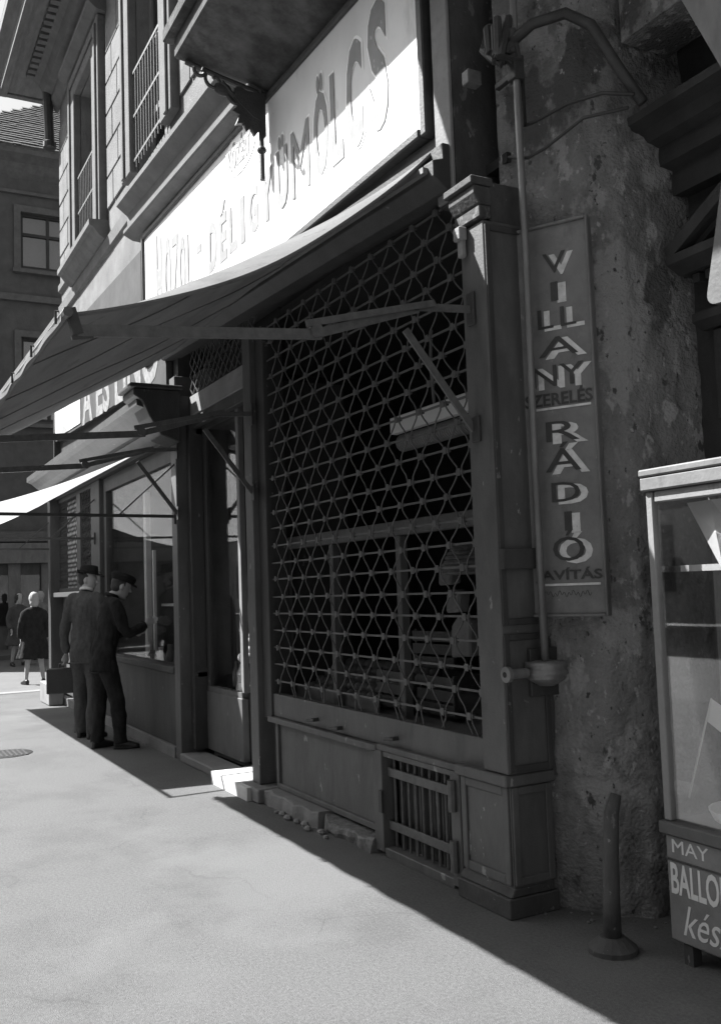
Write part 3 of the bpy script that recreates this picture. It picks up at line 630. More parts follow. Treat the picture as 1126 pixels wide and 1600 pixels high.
# white awning of the second shop
A2 = thing('awning', 'white sunlit canvas awning with thin black frame over the further shop', 'awning', (-11, 2.5, 2.6))
vs = []; fs = []; NU, NV = 30, 14
for i in range(NU+1):
    for j in range(NV+1):
        u = i/NU; vv = j/NV
        vs.append((-8.76-6.3*u, 2.47-1.80*vv, 2.90-.66*vv-.07*4*vv*(1-vv)+.012*math.sin(u*17)*math.sin(math.pi*vv)))
n = NV+1
for i in range(NU):
    for j in range(NV): fs.append((i*n+j, i*n+j+1, (i+1)*n+j+1, (i+1)*n+j))
obj('canopy', MB().add(vs, fs), M['cloth2'], A2, smooth=True)
obj('front_bar', MB().tube([(-8.45, .67, 2.235), (-15.1, .67, 2.235)], .017, 8), M['irond'], A2)
for x in (-8.44, -11.77, -14.34):
    ar = obj('arm', MB().bar((x, 2.60, 2.20), (x, .66, 2.22), .02, .028), M['irond'], A2)
    obj('brace', MB().bar((x-.01, 2.05, 2.20), (x-.01, 2.60, 2.70), .01, .014), M['irond'], ar)
    obj('wall_bracket', MB().box(x-.025, x+.025, 2.56, 2.579, 2.13, 2.27), M['irond'], ar)

# ------------------------------------------------------------------ vertical VILLANY / RADIO sign on a splayed wall
TH = R(30)
VS = thing('vertical_sign', 'tall grey signboard lettered VILLANY and RÁDIÓ on the crumbling wall', 'sign', (-3.555, 2.79, 0), TH)
VW = .365
zz = lambda q: 3.17-(q-80)*1.84/1440
obj('board', MB().box(0.012, VW-.012, -.02, .02, 1.345, 3.155), M['vboard'], VS, local=True)
obj('frame', MB().box(0, .0115, -.034, .025, 1.33, 3.17).box(VW-.0115, VW, -.034, .025, 1.33, 3.17).box(.012, VW-.012, -.034, .025, 3.156, 3.17).box(.012, VW-.012, -.034, .025, 1.33, 1.344), M['vboard'], VS, local=True, bevel=.004)
dk = MB(); lt = MB()
def vtxt(s, q0, q1, xc, w):
    text_box(lt, s, xc-w/2+.030, xc+w/2+.038, zz(q1)-.012, zz(q0)-.008, -.02, .002, .028)
    text_box(dk, s, xc-w/2, xc+w/2, zz(q1), zz(q0), -.0222, .002, .0)
c = .195
vtxt('V', 192, 268, c, .11); vtxt('I', 302, 372, c-.005, .035); vtxt('L', 398, 470, c-.055, .075); vtxt('L', 398, 470, c+.055, .075); vtxt('A', 505, 575, c, .19)
vtxt('NY', 608, 685, c-.01, .25); vtxt('R', 815, 888, c, .16); vtxt('Á', 893, 998, c-.005, .17); vtxt('D', 1038, 1108, c, .135); vtxt('I', 1145, 1213, c+.005, .035); vtxt('Ó', 1212, 1322, c, .15)
text_box(dk, 'SZERELÉS', .02, .345, zz(756), zz(698), -.0222, .002, .02); text_box(dk, 'JAVÍTÁS', .03, .345, zz(1398), zz(1345), -.0222, .002, .02)
lt.box(.04, .335, -.024, -.0205, zz(770), zz(762)); lt.box(.04, .335, -.024, -.0205, zz(1409), zz(1401))
obj('lettering_shadow', lt, M['vlight'], VS, local=True); obj('lettering', dk, M['vdark'], VS, local=True)
sc = MB(); sc.tube([(.07+.0045*i, -.0205, zz(1438)+.010*math.sin(i*1.3)+.006*math.sin(i*.47)) for i in range(50)], .0012, 4); obj('scribble', sc, M['vdark'], VS, local=True)

# ------------------------------------------------------------------ crumbling masonry beside the gateway
RW = thing('masonry_pillar', 'crumbling plaster masonry pillar between shopfront and gateway', 'pillar', (-3.3, 3.0, 0))
P = [Vector((-3.66, 2.80)), Vector((-3.22, 3.035)), Vector((-3.13, 3.55))]
L0 = (P[1]-P[0]).length; L1 = (P[2]-P[1]).length
NS, NZ = 64, 330
vs = []; fs = []
for j in range(NZ+1):
    z = 5.2*j/NZ
    for i in range(NS+1):
        s_ = (L0+L1)*i/NS
        q = P[0].lerp(P[1], s_/L0) if s_ < L0 else P[1].lerp(P[2], (s_-L0)/L1)
        n1 = Vector((math.sin(TH), -math.cos(TH))); n2 = Vector((.985, -.17)); t = min(1, max(0, (s_-L0+.08)/.16)); nn = n1.lerp(n2, t).normalized()
        r_ = -.04*max(0, 1-abs(s_-L0)/.09)
        d = .010*noise.fractal((q.x*3, q.y*3, z*2.0), 1.0, 2.0, 4)+.007*noise.fractal((q.x*13+5, q.y*11, z*9), 1.0, 2.0, 4)
        pit = noise.noise((q.x*14, q.y*14, z*12+9)); d -= .045*max(0, pit-.38)
        lay = noise.noise((q.x*4+2, q.y*4, z*2.4+4)); d += .008*min(1, max(0, (lay-.02)/.03))
        d += .03*max(0, noise.noise((1, 2, z*1.1+.6)))*t*max(0, (s_-L0-.2)/L1)
        if z < .6: d += .025*(noise.noise((q.x*6, q.y*6, z*5))-.3)
        q2 = q+nn*(d+r_); vs.append((q2.x, q2.y, z))
n = NS+1
for j in range(NZ):
    for i in range(NS): fs.append((j*n+i, j*n+i+1, (j+1)*n+i+1, (j+1)*n+i))
obj('plaster_face', MB().add(vs, fs), M['rough'], RW, smooth=True)
obj('core', MB().poly([(-3.70, 2.9, 0), (-3.35, 3.1, 0), (-3.25, 3.6, 0), (-3.70, 3.6, 0)], (0, 0, 5.2)), M['rough'], RW)
obj('lintel_wall', MB().box(-3.15, 3, 3.15, 3.45, 4.0, 5.2), M['rough'], RW)
gd = thing('wheel_guard', 'old iron wheel guard post standing before the crumbling pillar', 'guard post', (-3.02, 2.72, 0))
obj('post', MB().tube([(-3.035, 2.70, .03), (-3.03, 2.702, .22), (-3.022, 2.705, .40), (-3.015, 2.712, .55), (-3.012, 2.74, .62)], [.037, .034, .032, .030, .022], 14), M['pier'], gd, smooth=True)
obj('foot', MB().lathe((-3.035, 2.70, 0), [(.10, 0), (.10, .02), (.08, .035), (.05, .06)], 16), M['pier'], gd)
# rubble at the pillar foot
g = MB()
for i in range(14):
    q = P[0].lerp(P[1], random.random()) if random.random() < .6 else P[1].lerp(P[2], random.random())
    s_ = random.uniform(.005, .016); g.ball((q.x+random.uniform(0, .10), q.y-random.uniform(0, .14), s_*.4), s_, s_*.8, s_*.6, 6, 4)
obj('rubble', g, M['rubble'], kind='stuff')

# crank pipe, gear box, pipe clamp, cables
PX, PY = -3.455, 2.765
cp = thing('crank_pipe', 'long vertical awning crank pipe with gear housing on the pier', 'pipe', (PX, PY, 1.0))
obj('tube', MB().tube([(PX, PY, 1.1), (PX-.005, PY, 2), (PX+.006, PY, 3), (PX, PY, 4), (PX-.01, PY+.03, 5.05)], .0175, 12), M['pipe'], cp, smooth=True)
gx = obj('gear_housing', MB().lathe((PX-.02, PY+.02, 0), [(.0, 1.018), (.035, 1.02), (.055, 1.032), (.085, 1.05), (.092, 1.06), (.088, 1.066), (.10, 1.075), (.10, 1.09), (.092, 1.097), (.098, 1.108), (.096, 1.128), (.04, 1.135)], 20), M['pipe'], cp, smooth=True)
obj('crank_socket', MB().lathe((PX-.02, 2.555, 1.085), [(.013, -.004), (.036, 0), (.036, .02), (.022, .03), (.022, .12)], 16, 'y'), M['pipe'], cp)
obj('socket_hole', MB().lathe((PX-.02, 2.549, 1.085), [(.013, 0), (.013, .004)], 10, 'y'), M['dark'], cp)
obj('back_plate', MB().box(-3.529, -3.505, 2.72, 2.90, .97, 1.19), M['paintd'], cp, bevel=.004)
pc = obj('pipe_clamp', MB().box(PX-.03, PX+.03, PY-.03, PY+.03, 3.88, 4.0).box(-3.60, PX, PY-.02, PY+.01, 3.90, 3.93), M['irond'], cp, bevel=.004)
obj('wall_plug', MB().box(-3.64, -3.585, 2.58, 2.66, 3.90, 3.97), M['iron'], cp, bevel=.004)
cb_ = thing('cable_run', 'dark drooping electric cables fixed above the vertical sign', 'cables', (-3.3, 2.85, 3.6))
g = MB()
for k in range(9): g.tube([(-3.60+.016*k, 2.72+.04*math.sin(k*1.7), 4.17+.03*math.sin(k)), (-3.56+.016*k, 2.66, 4.06-.012*k), (-3.50+.008*k, 2.67+.012*k, 3.98+.03*math.sin(k*2)), (-3.44, 2.74, 4.04+.01*k)], .022, 7)
obj('cable_knot', g, M['irond'], cb_)
obj('thick_cable', MB().tube([(-3.47, 2.72, 4.04), (-3.36, 2.80, 4.12), (-3.24, 2.90, 4.13), (-3.15, 2.97, 4.04), (-3.05, 3.02, 3.80), (-2.99, 3.1, 3.62)], .026, 8), M['irond'], cb_, smooth=True)
obj('cable', MB().tube([(-3.455, 2.80, 4.0), (-3.45, 2.80, 3.66), (-3.40, 2.82, 3.665), (-3.25, 2.90, 3.70), (-3.10, 2.97, 3.69), (-2.98, 3.04, 3.64)], .009, 6), M['irond'], cb_, smooth=True)
obj('cable', MB().tube([(-3.56, 2.78, 3.55), (-3.44, 2.80, 3.50), (-3.36, 2.84, 3.52), (-3.18, 2.92, 3.60), (-2.98, 3.0, 3.57)], .008, 6), M['irond'], cb_, smooth=True)

# ------------------------------------------------------------------ gateway on the right
GT = thing('gateway', 'dark carved wooden gate with cornice and pediment behind the booth', 'gate', (-2.2, 3.5, 0))
obj('gate_leaf', MB().box(-3.2, 0.6, 3.50, 3.58, 0, 4.6), M['gate'], GT)
obj('entablature', MB().prism([(3.20, 3.66), (3.20, 3.62), (3.27, 3.60), (3.30, 3.55), (3.36, 3.53), (3.36, 3.44), (3.42, 3.42), (3.42, 3.30), (3.499, 3.30), (3.499, 3.66)], -3.2, .6), M['gate'], GT)
obj('pediment', MB().prism([(3.32, 2.98), (3.32, 2.94), (3.40, 2.90), (3.499, 2.90), (3.499, 2.98)], -3.12, -1.6), M['gate'], GT)
for s_, e_ in (((-3.12, 2.99), (-2.36, 3.42)), ((-1.6, 2.99), (-2.36, 3.42))):
    obj('raking_moulding', MB().bar((s_[0], 3.41, s_[1]), (e_[0], 3.41, e_[1]), .17, .06, (0, 0, 1)).bar((s_[0], 3.44, s_[1]-.05), (e_[0], 3.44, e_[1]-.05), .1, .03, (0, 0, 1)), M['gate'], GT)
dm2 = MB().box(-.02, .02, -.02, .02, -.02, .02).mesh('dentil'); dm2.materials.append(M['gate'])
for i in range(20): inst('dentil', dm2, GT, (-3.04+i*.075, 3.44, 2.87))
g = MB(); rim(g, -3.0, -2.3, 3.50, 2.20, 2.62, .06, .04); rim(g, -3.0, -2.3, 3.50, .5, 2.1, .06, .04); rim(g, -2.2, -1.5, 3.5, .5, 2.6, .06, .04); obj('panel_frame', g, M['gate'], GT, bevel=.006)
obj('panel_hood', MB().prism([(3.40, 2.70), (3.40, 2.66), (3.46, 2.63), (3.499, 2.63), (3.499, 2.70)], -3.06, -2.2), M['gate'], GT)
# tilted signs hanging at the right edge
ES = thing('hanging_sign', 'pale round-cornered hanging sign tilted over the booth', 'sign', (-2.3, 3.0, 3.0))
def rrect(w, h, r, n=5):
    out = []
    for cx_, cz_, a0 in ((w/2-r, h/2-r, 0), (-w/2+r, h/2-r, 90), (-w/2+r, -h/2+r, 180), (w/2-r, -h/2+r, 270)):
        for k in range(n+1): t = R(a0+90*k/n); out.append((cx_+r*math.cos(t), cz_+r*math.sin(t)))
    return out
ta = R(14)
def tl(x, z, cx_, cz_, y): return (cx_+x*math.cos(ta)+z*math.sin(ta), y, cz_-x*math.sin(ta)*.2+z*math.cos(ta))
obj('board', MB().poly([tl(x, z, -2.285, 2.86, 3.0) for x, z in rrect(.55, .62, .05)], (0, .03, 0)), mat('hanging_sign_grey', .1, .6, 5, .15, .1, 50, .3, stain=.2, stscale=4), ES)
tx_ = MB(); text_box(tx_, 'C', -.20, -.08, -.13, .09, 0, .003, .03); tx_.v = [tl(x, z, -2.285, 2.86, 2.999+y) for x, y, z in tx_.v]; obj('lettering', tx_, M['vdark'], ES)
PB = thing('leaning_board', 'broad pale grey board slanting across the top right corner', 'board', (-2.3, 3.0, 3.7))
obj('board', MB().poly([(-2.78, 2.98, 4.3), (-2.65, 2.98, 3.90), (-2.45, 2.98, 3.46), (-2.2, 2.98, 3.0), (-1.9, 2.98, 3.2), (-1.9, 2.98, 4.3)], (0, .04, 0)), M['paintl'], PB)

# ------------------------------------------------------------------ balloon seller's booth
K = thing('vending_booth', 'glazed wooden vending booth on short legs lettered BALLON', 'booth', (-2.2, 3.0, 0))
KX0, KX1, KY0, KY1 = -2.835, -1.75, 2.82, 3.22
obj('base', MB().box(KX0, KX1, KY0, KY1, .085, .49), M['vboard'], K, bevel=.006)
obj('ledge', MB().box(KX0-.015, KX1+.015, KY0-.02, KY1, .492, .54).prism([(KY0-.004, .392), (KY0-.006, .398), (KY0-.001, .40), (KY0-.001, .39)], KX0, KX1), M['paint'], K, bevel=.005)
fr = MB()
for x in (KX0, KX1-.05): fr.box(x, x+.036, KY0, KY0+.036, .542, 1.84); fr.box(x, x+.045, KY1-.045, KY1, .542, 1.84)
fr.box(KX0+.046, KX1-.051, KY0, KY0+.04, 1.795, 1.84); fr.box(KX0+.046, KX1-.051, KY1-.04, KY1, 1.795, 1.84)
obj('frame', fr, M['kpale'], K, bevel=.004)
obj('top', MB().box(KX0-.012, KX1+.03, KY0-.025, KY1+.03, 1.90, 1.93).box(KX0-.01, KX1+.01, KY0-.02, KY1, 1.842, 1.898), M['vboard'], K, bevel=.006)
obj('pane', MB().box(KX0+.046, KX1-.051, KY0+.018, KY0+.023, .542, 1.794), M['glassk'], K)
obj('pane', MB().box(KX0+.018, KX0+.023, KY0+.046, KY1-.046, .542, 1.84), M['glassk'], K)
obj('back_board', MB().box(KX0+.046, KX1-.051, KY1-.03, KY1-.02, .542, 1.50), M['gate'], K)
obj('shelf', MB().box(KX0+.05, KX1-.06, KY0+.12, KY1-.05, 1.515, 1.54), M['pale'], K)
obj('floor_tray', MB().lathe((-2.55, 3.02, .545), [(.10, 0), (.16, .02), (.18, .06), (.172, .06), (.15, .03), (.0, .02)], 20), M['paper'], K)
for x in (KX0+.045, KX1-.09):
    for y in (KY0+.02, KY1-.09): obj('leg', MB().box(x, x+.045, y, y+.045, 0, .084), M['paintd'], K)
kt = MB(); text_box(kt, 'MAY', -2.80, -2.62, .425, .475, KY0, .002, .0); text_box(kt, 'BALLON', -2.815, -2.52, .265, .385, KY0, .002, .02); text_box(kt, 'készít', -2.765, -2.45, .12, .235, KY0, .002, .0, .35)
obj('lettering', kt, M['pale'], K)
fl = thing('paper_flag', 'small white paper flag on a stick inside the booth glass', 'flag', (-2.68, 2.95, .6))
obj('stick', MB().tube([(-2.795, 2.92, .62), (-2.66, 2.93, 1.02)], .004, 5), M['pale'], fl); obj('paper', MB().add([(-2.662, 2.93, 1.02), (-2.69, 2.93, .93), (-2.63, 2.94, .89), (-2.605, 2.935, .99)], [(0, 1, 2, 3)]), M['paper'], fl)
cl = obj('folded_cloth', MB().add([(-2.74, 2.95, 1.79), (-2.60, 2.93, 1.79), (-2.45, 2.95, 1.79), (-2.66, 2.93, 1.68), (-2.56, 2.90, 1.66), (-2.48, 2.95, 1.60), (-2.55, 2.92, 1.5), (-2.49, 2.96, 1.49), (-2.40, 2.95, 1.6)], [(0, 1, 4, 3), (1, 2, 5, 4), (3, 4, 6), (4, 5, 7, 6), (2, 8, 5)]), M['paper']); tag(cl, 'white folded paper hanging in the top of the booth', 'paper')

# ------------------------------------------------------------------ goods seen through the shutter
bl = thing('rolled_blind', 'rolled-up slatted blind under a pale box behind the shutter', 'blind', (-4.55, 2.95, 2.4))
obj('box', MB().box(-4.98, -4.05, 2.88, 2.93, 2.42, 2.52), M['pale'], bl, bevel=.004)
g = MB()
for i in range(40): g.lathe((-4.95+i*.0225, 2.95, 2.365), [(.045, 0), (.055, .006), (.055, .016), (.045, .022)], 12, 'x')
obj('roll', g, M['paintl'], bl)
obj('cord', MB().tube([(-4.5, 2.9, 2.95), (-4.49, 2.88, 2.75), (-4.5, 2.9, 2.52)], .01, 5), M['paintl'], bl)
hb = thing('straw_basket', 'upturned woven straw basket at the window behind the shutter', 'basket', (-4.4, 3.0, 1.6))
g = MB()
for i in range(9):
    t = i/8; r = .13*math.cos(t*1.35)+.01; g.tube([(-4.40+r*math.cos(a), 3.02+r*math.sin(a), 1.56+.15*math.sin(t*1.5)) for a in [2*math.pi*k/18 for k in range(19)]], .013, 5)
obj('weave', g, M['straw'], hb)
for i, (x, z, s_) in enumerate(((-4.62, 1.56, .07), (-4.48, 1.20, .12), (-4.55, 1.40, .07))):
    o = obj('paper_bag', MB().poly([(x-s_*.7, 2.98, z-s_), (x+s_*.7, 3.0, z-s_*.9), (x+s_*.45, 3.03, z+s_*.7), (x-s_*.2, 3.0, z+s_), (x-s_*.6, 2.98, z+s_*.5)], (0, .08, 0)), M['wood'], bevel=.01)
    tag(o, ['grey paper bag left of the straw basket behind shutter', 'wide paper bag low behind the right side of shutter', 'small paper bag beside the top of the basket'][i], 'paper bag', 'paper bags behind the shutter')
fm = MB().ball((0, 0, 0), .045, n=12, m=8).mesh('fruit', smooth=True); fm.materials.append(M['fruit'])
k = 0
for r in range(5):
    for c_ in range(13):
        x = -6.4+c_*.098+(r % 2)*.05; y = 2.93+r*.09; z = .78+r*.037
        o = inst('fruit', fm, None, (x+random.uniform(-.01, .01), y, z), None, [random.uniform(.85, 1.1)]*3); tag(o, 'round fruit heaped on the sloping shelf behind the shutter', 'fruit', 'fruit heaped behind the shutter')
obj('shelf_front', MB().box(-6.42, -5.2, 2.84, 2.86, .62, .80), M['paintl'], SH)
for i, (x, y, z) in enumerate(((-5.05, 3.0, .76), (-4.6, 3.02, .76), (-4.83, 3.15, 1.0))):
    cr_ = thing('fruit_crate', ['slatted fruit crate beside the fruit heap behind the shutter', 'slatted fruit crate at the right end of the shelf behind the shutter', 'slatted fruit crate stacked on two others behind the shutter'][i], 'crate', (x, y, z), R(random.uniform(-6, 6)), 'fruit crates behind the shutter')
    for k in range(3): obj('slat', MB().box(-.2, .2, -.13, -.12, .01+k*.075, .07+k*.075), M['paintd'], cr_, local=True)
    for q in (-.19, .17): obj('corner_post', MB().box(q, q+.02, -.119, -.10, 0, .23), M['paintd'], cr_, local=True)
    obj('bottom', MB().box(-.2, .2, -.119, .13, 0, .012), M['paintd'], cr_, local=True)
jr = thing('fruit_bowl', 'glass jar base under the pyramid of pale fruit in the doorway', 'jar', (-7.3, 2.95, .7))
fp = fm.copy(); fp.materials.clear(); fp.materials.append(mat('pale_fruit_skin', .45, .5, 14, .2, .1, 60, .4))
JX, JY = -7.55, 2.97
obj('bowl', MB().box(JX-.12, JX+.10, JY-.09, JY+.09, .72, .90), M['darkglass'], jr)
obj('stand', MB().box(JX-.14, JX+.12, JY-.10, JY+.10, .66, .718), M['pale'], jr)
for r, cnt in enumerate(((3, 3), (2, 2), (1, 2), (1, 1))):
    for i in range(cnt[0]):
        for j in range(cnt[1]):
            o = inst('fruit', fm, None, (JX-.01+(i-(cnt[0]-1)/2)*.075, JY+(j-(cnt[1]-1)/2)*.075, .935+r*.062)); o.data = fp; tag(o, 'pale round fruit in the pyramid on the doorway jar', 'fruit', 'fruit pyramid in the doorway')
for i, (x, z) in enumerate(((-8.0, .66), (-7.84, .66), (-7.72, .66))):
    o = obj('bottle', MB().lathe((x, 2.97, z), [(.035, 0), (.038, .02), (.038, .13), (.015, .17), (.014, .22)], 12), M['paintl']); tag(o, ['left bottle in the doorway side window', 'middle bottle in the doorway side window', 'right bottle in the doorway side window'][i], 'bottle', 'bottles in the side window')
for i in range(14):
    x = -10.6+i*.14; h = random.uniform(.05, .2); r = random.uniform(.03, .06)
    o = obj('display_item', MB().lathe((x, 2.85+random.uniform(-.05, .2), .78), [(r, 0), (r*1.1, h*.3), (r*.6, h*.7), (r*.7, h)], 10), random.choice([M['pale'], M['wood'], M['paintl']])); tag(o, 'small goods standing on the sill of the further shop window', 'goods', 'goods in the further shop window')

# ------------------------------------------------------------------ people
def loft(secs, n=14):
    """secs: list of (center, a, b, ax_a, ax_b)"""
    vs = []; fs = []
    for c_, a, b, A, Bv in secs:
        for k in range(n):
            t = 2*math.pi*k/n; vs.append(Vector(c_)+Vector(A)*(a*math.cos(t))+Vector(Bv)*(b*math.sin(t)))
    m_ = len(secs)
    for i in range(m_-1):
        for k in range(n): fs.append((i*n+k, i*n+(k+1) % n, (i+1)*n+(k+1) % n, (i+1)*n+k))
    fs.append(tuple(range(n-1, -1, -1))); fs.append(tuple((m_-1)*n+k for k in range(n)))
    return vs, fs
XA, YA, ZA = (1, 0, 0), (0, 1, 0), (0, 0, 1)
def vert(g, secs): g.add(*loft([((x, y, z), a, b, XA, YA) for x, y, z, a, b in secs]))
def limb(g, pts, rs, n=12):
    P_ = [Vector(q) for q in pts]; PP = []; RR = []
    for i in range(len(P_)-1):                        # densify so joints bend softly
        for k in range(4): t = k/4; PP.append(P_[i].lerp(P_[i+1], t)); RR.append(rs[i]+(rs[i+1]-rs[i])*t)
    PP.append(P_[-1]); RR.append(rs[-1])
    for _ in range(2):
        Q = PP[:]
        for i in range(1, len(PP)-1): Q[i] = (PP[i-1]+PP[i]*2+PP[i+1])/4
        PP = Q
    g.tube(PP, RR, n)
def remesh(name, g, vox, smooth=4, crease=0, seed=0, cs=14):
    me = g.mesh(name); o = bpy.data.objects.new(name, me); COL.objects.link(o)
    m_ = o.modifiers.new('r', 'REMESH'); m_.mode = 'VOXEL'; m_.voxel_size = vox
    s_ = o.modifiers.new('s', 'SMOOTH'); s_.iterations = smooth; s_.factor = .5
    dg = bpy.context.evaluated_depsgraph_get(); me2 = bpy.data.meshes.new_from_object(o.evaluated_get(dg))
    bpy.data.objects.remove(o); bpy.data.meshes.remove(me)
    if crease:
        for w in me2.vertices:
            c_ = w.co; w.co = c_+w.normal*crease*noise.fractal((c_.x*cs+seed, c_.y*cs, c_.z*cs*.6), 1.0, 2.0, 3)
    for q in me2.polygons: q.use_smooth = True
    me2.name = name
    return me2
def hand(g, wr, d, side, curl=.5):
    """palm, four bent fingers of unequal length and a thumb, pointing along d"""
    wr = Vector(wr); d = Vector(d).normalized(); sd = d.cross(Vector(side)).normalized(); nn = sd.cross(d).normalized()
    pe = wr+d*.085
    g.add(*loft([(wr, .026, .02, sd, nn), (wr+d*.04, .040, .017, sd, nn), (pe, .042, .014, sd, nn)]))
    for k, ln in enumerate((.068, .078, .072, .056)):
        b = pe+sd*((k-1.5)*.021)-d*.012; k1 = b+d*ln*.5+nn*ln*.12*curl; k2 = k1+d*ln*.4*(1-.4*curl)+nn*ln*.45*curl; k3 = k2+d*ln*.25*(1-curl)+nn*ln*.3*curl
        g.tube([b, k1, k2, k3], [.0095, .009, .0085, .007], 7)
    b = wr+d*.03-sd*.034; g.tube([b, b+d*.03-sd*.018+nn*.012, b+d*.058-sd*.012+nn*.028], [.012, .011, .009], 7)
def head(g, c_, pitch=0.0, yaw=0.0, neck=None):
    rot = Matrix.Rotation(yaw, 3, 'Z') @ Matrix.Rotation(pitch, 3, 'X'); c_ = Vector(c_)
    T = lambda q: c_+rot @ Vector(q)
    secs = [(-.115, .035, .030, .05), (-.10, .045, .058, .022), (-.06, .058, .078, .012), (-.02, .068, .090, .004), (.02, .073, .097, -.002), (.06, .072, .096, -.008), (.095, .058, .078, -.012), (.115, .03, .045, -.012)]
    vs, fs = loft([((0, o_, z), a, b, XA, YA) for z, a, b, o_ in secs], 18); g.add([T(q) for q in vs], fs)
    for pts, rs in (([(0, .085, .015), (0, .108, -.018), (0, .114, -.032)], [.009, .013, .012]), ([(-.022, .086, -.062), (.022, .086, -.062)], [.009, .009]), ([(0, .075, -.10), (0, .082, -.098)], [.018, .016]),
                    ([(-.03, .086, .022), (.03, .086, .022)], [.012, .012])):
        g.tube([T(q) for q in pts], rs, 8)
    for s_ in (-1, 1):
        b = MB().ball((0, 0, 0), .012, .02, .033, 8, 6); g.add([T((s_*.074+x, -.008+y, -.01+z)) for x, y, z in b.v], b.f)
    nb = T((0, -.012, -.06))
    g.tube([nb, nb.lerp(Vector(neck), .5), Vector(neck)], [.052, .052, .062], 12)
    return T, rot
def shoe(g, c_, yaw):
    rot = Matrix.Rotation(yaw, 3, 'Z'); c_ = Vector(c_)
    vs, fs = loft([((0, y, z), a, b, XA, ZA) for y, z, a, b in ((-.085, .045, .02, .03), (-.07, .05, .036, .045), (0, .052, .040, .05), (.07, .04, .043, .038), (.14, .03, .043, .028), (.175, .024, .03, .02))], 14)
    g.add([c_+rot @ q for q in vs], fs)
    sv, sf = loft([((0, y, .006), a, .007, XA, ZA) for y, a in ((-.09, .025), (-.07, .038), (0, .040), (.1, .047), (.15, .043), (.182, .026))], 14)
    g.add([c_+rot @ q for q in sv], sf)
def man(name, label, loc, rotz, feet, knees, hips, chest, headc, pitch, hyaw, armL, armR, jm, tm, cap, hm, sc=1.0, hcurl=(.5, .5)):
    t = thing(name, label, 'person', loc, rotz); t.scale = (sc*.92, sc*.95, sc)
    hx, hy, hz = hips; cx_, cy, cz = chest
    neck = (cx_, cy-.005+.02, cz+.165)
    bg = MB()
    T, rot = head(bg, headc, pitch, hyaw, neck)
    vert(bg, [(hx, hy, hz-.1, .13, .09), (hx, hy, hz, .15, .10), ((hx+cx_)/2, (hy+cy)/2, (hz+cz)/2, .13, .085), (cx_, cy, cz, .15, .095), (cx_, cy, cz+.06, .12, .07), (cx_, cy+.01, cz+.12, .06, .05)])
    for s_, f, k in ((-1, feet[0], knees[0]), (1, feet[1], knees[1])):
        limb(bg, [(hx+s_*.085, hy, hz-.05), k, (f[0], f[1]-.02, .09)], [.08, .05, .034]); limb(bg, [(f[0], f[1]-.03, .06), (f[0], f[1]+.1, .03)], [.03, .022])
    for s_, a in ((-1, armL), (1, armR)):
        sh_ = (cx_+s_*.165, cy, cz+.1); limb(bg, [(cx_+s_*.08, cy, cz+.08), (cx_+s_*.15, cy, cz+.075), a[0], a[1]], [.04, .045, .036, .026]); d = Vector(a[1])-Vector(a[0])
        hand(bg, a[1], a[2] if len(a) > 2 else d, (s_, .2, .1), hcurl[0 if s_ < 0 else 1])
    obj('body', remesh('body', bg, .0085, 3), M['skin'], t, local=True)
    jg = MB()
    vert(jg, [(hx, hy, hz-.17, .182, .125), (hx, hy, hz-.04, .183, .13), ((hx+cx_)/2, (hy+cy)/2, (hz+cz)/2, .165, .115), (cx_, cy, cz-.02, .182, .122), (cx_, cy, cz+.08, .175, .10), (cx_, cy+.005, cz+.13, .11, .072), (cx_, cy+.012, cz+.17, .068, .06)])
    for s_, a in ((-1, armL), (1, armR)):
        sh_ = (cx_+s_*.168, cy, cz+.085); e = Vector(a[0]); w = Vector(a[1])
        limb(jg, [(cx_+s_*.10, cy, cz+.085), sh_, e, w-(w-e)*.03], [.07, .075, .058, .047])
    obj('jacket', remesh('jacket', jg, .011, 4, .020, len(label)*1.7, 10), jm, t, local=True)
    obj('collar', MB().tube([(cx_+.066*math.cos(a), cy+.012+.06*math.sin(a), cz+.178-.02*math.sin(a)) for a in [2*math.pi*k/14 for k in range(15)]], .016, 6), M['pale'] if cap == 'hat' else jm, t, local=True)
    jf = MB(); jf.tube([(hx+.186*math.cos(a), hy+.128*math.sin(a), hz-.168) for a in [2*math.pi*k/20 for k in range(21)]], .008, 5); obj('hem', jf, jm, t, local=True)
    tg_ = MB(); vert(tg_, [(hx, hy, hz-.14, .155, .115), (hx, hy, hz, .16, .115), (hx, hy, hz+.08, .15, .105)])
    for s_, f, k in ((-1, feet[0], knees[0]), (1, feet[1], knees[1])):
        limb(tg_, [(hx+s_*.08, hy, hz-.06), k, (f[0], f[1]-.015, .11), (f[0], f[1]-.01, .055)], [.105, .083, .07, .078])
    obj('trousers', remesh('trousers', tg_, .011, 5, .020, len(label)*2.3, 8), tm, t, local=True)
    for i, f in enumerate(feet):
        sg = MB(); shoe(sg, (f[0], f[1], 0), f[2]); obj('shoe', remesh('shoe', sg, .01, 2), M['leather'], t, local=True)
    hg = MB(); bq = MB().ball((0, -.02, .03), .078, .098, .085, 14, 10)
    hg.add([T(q) for q in bq.v if True], bq.f); hg2 = MB().ball((0, -.045, -.02), .07, .065, .06, 12, 8); hg.add([T(q) for q in hg2.v], hg2.f)
    obj('hair', remesh('hair', hg, .011, 3, .004, 1, 40), M['hair'], t, local=True)
    cg = MB()
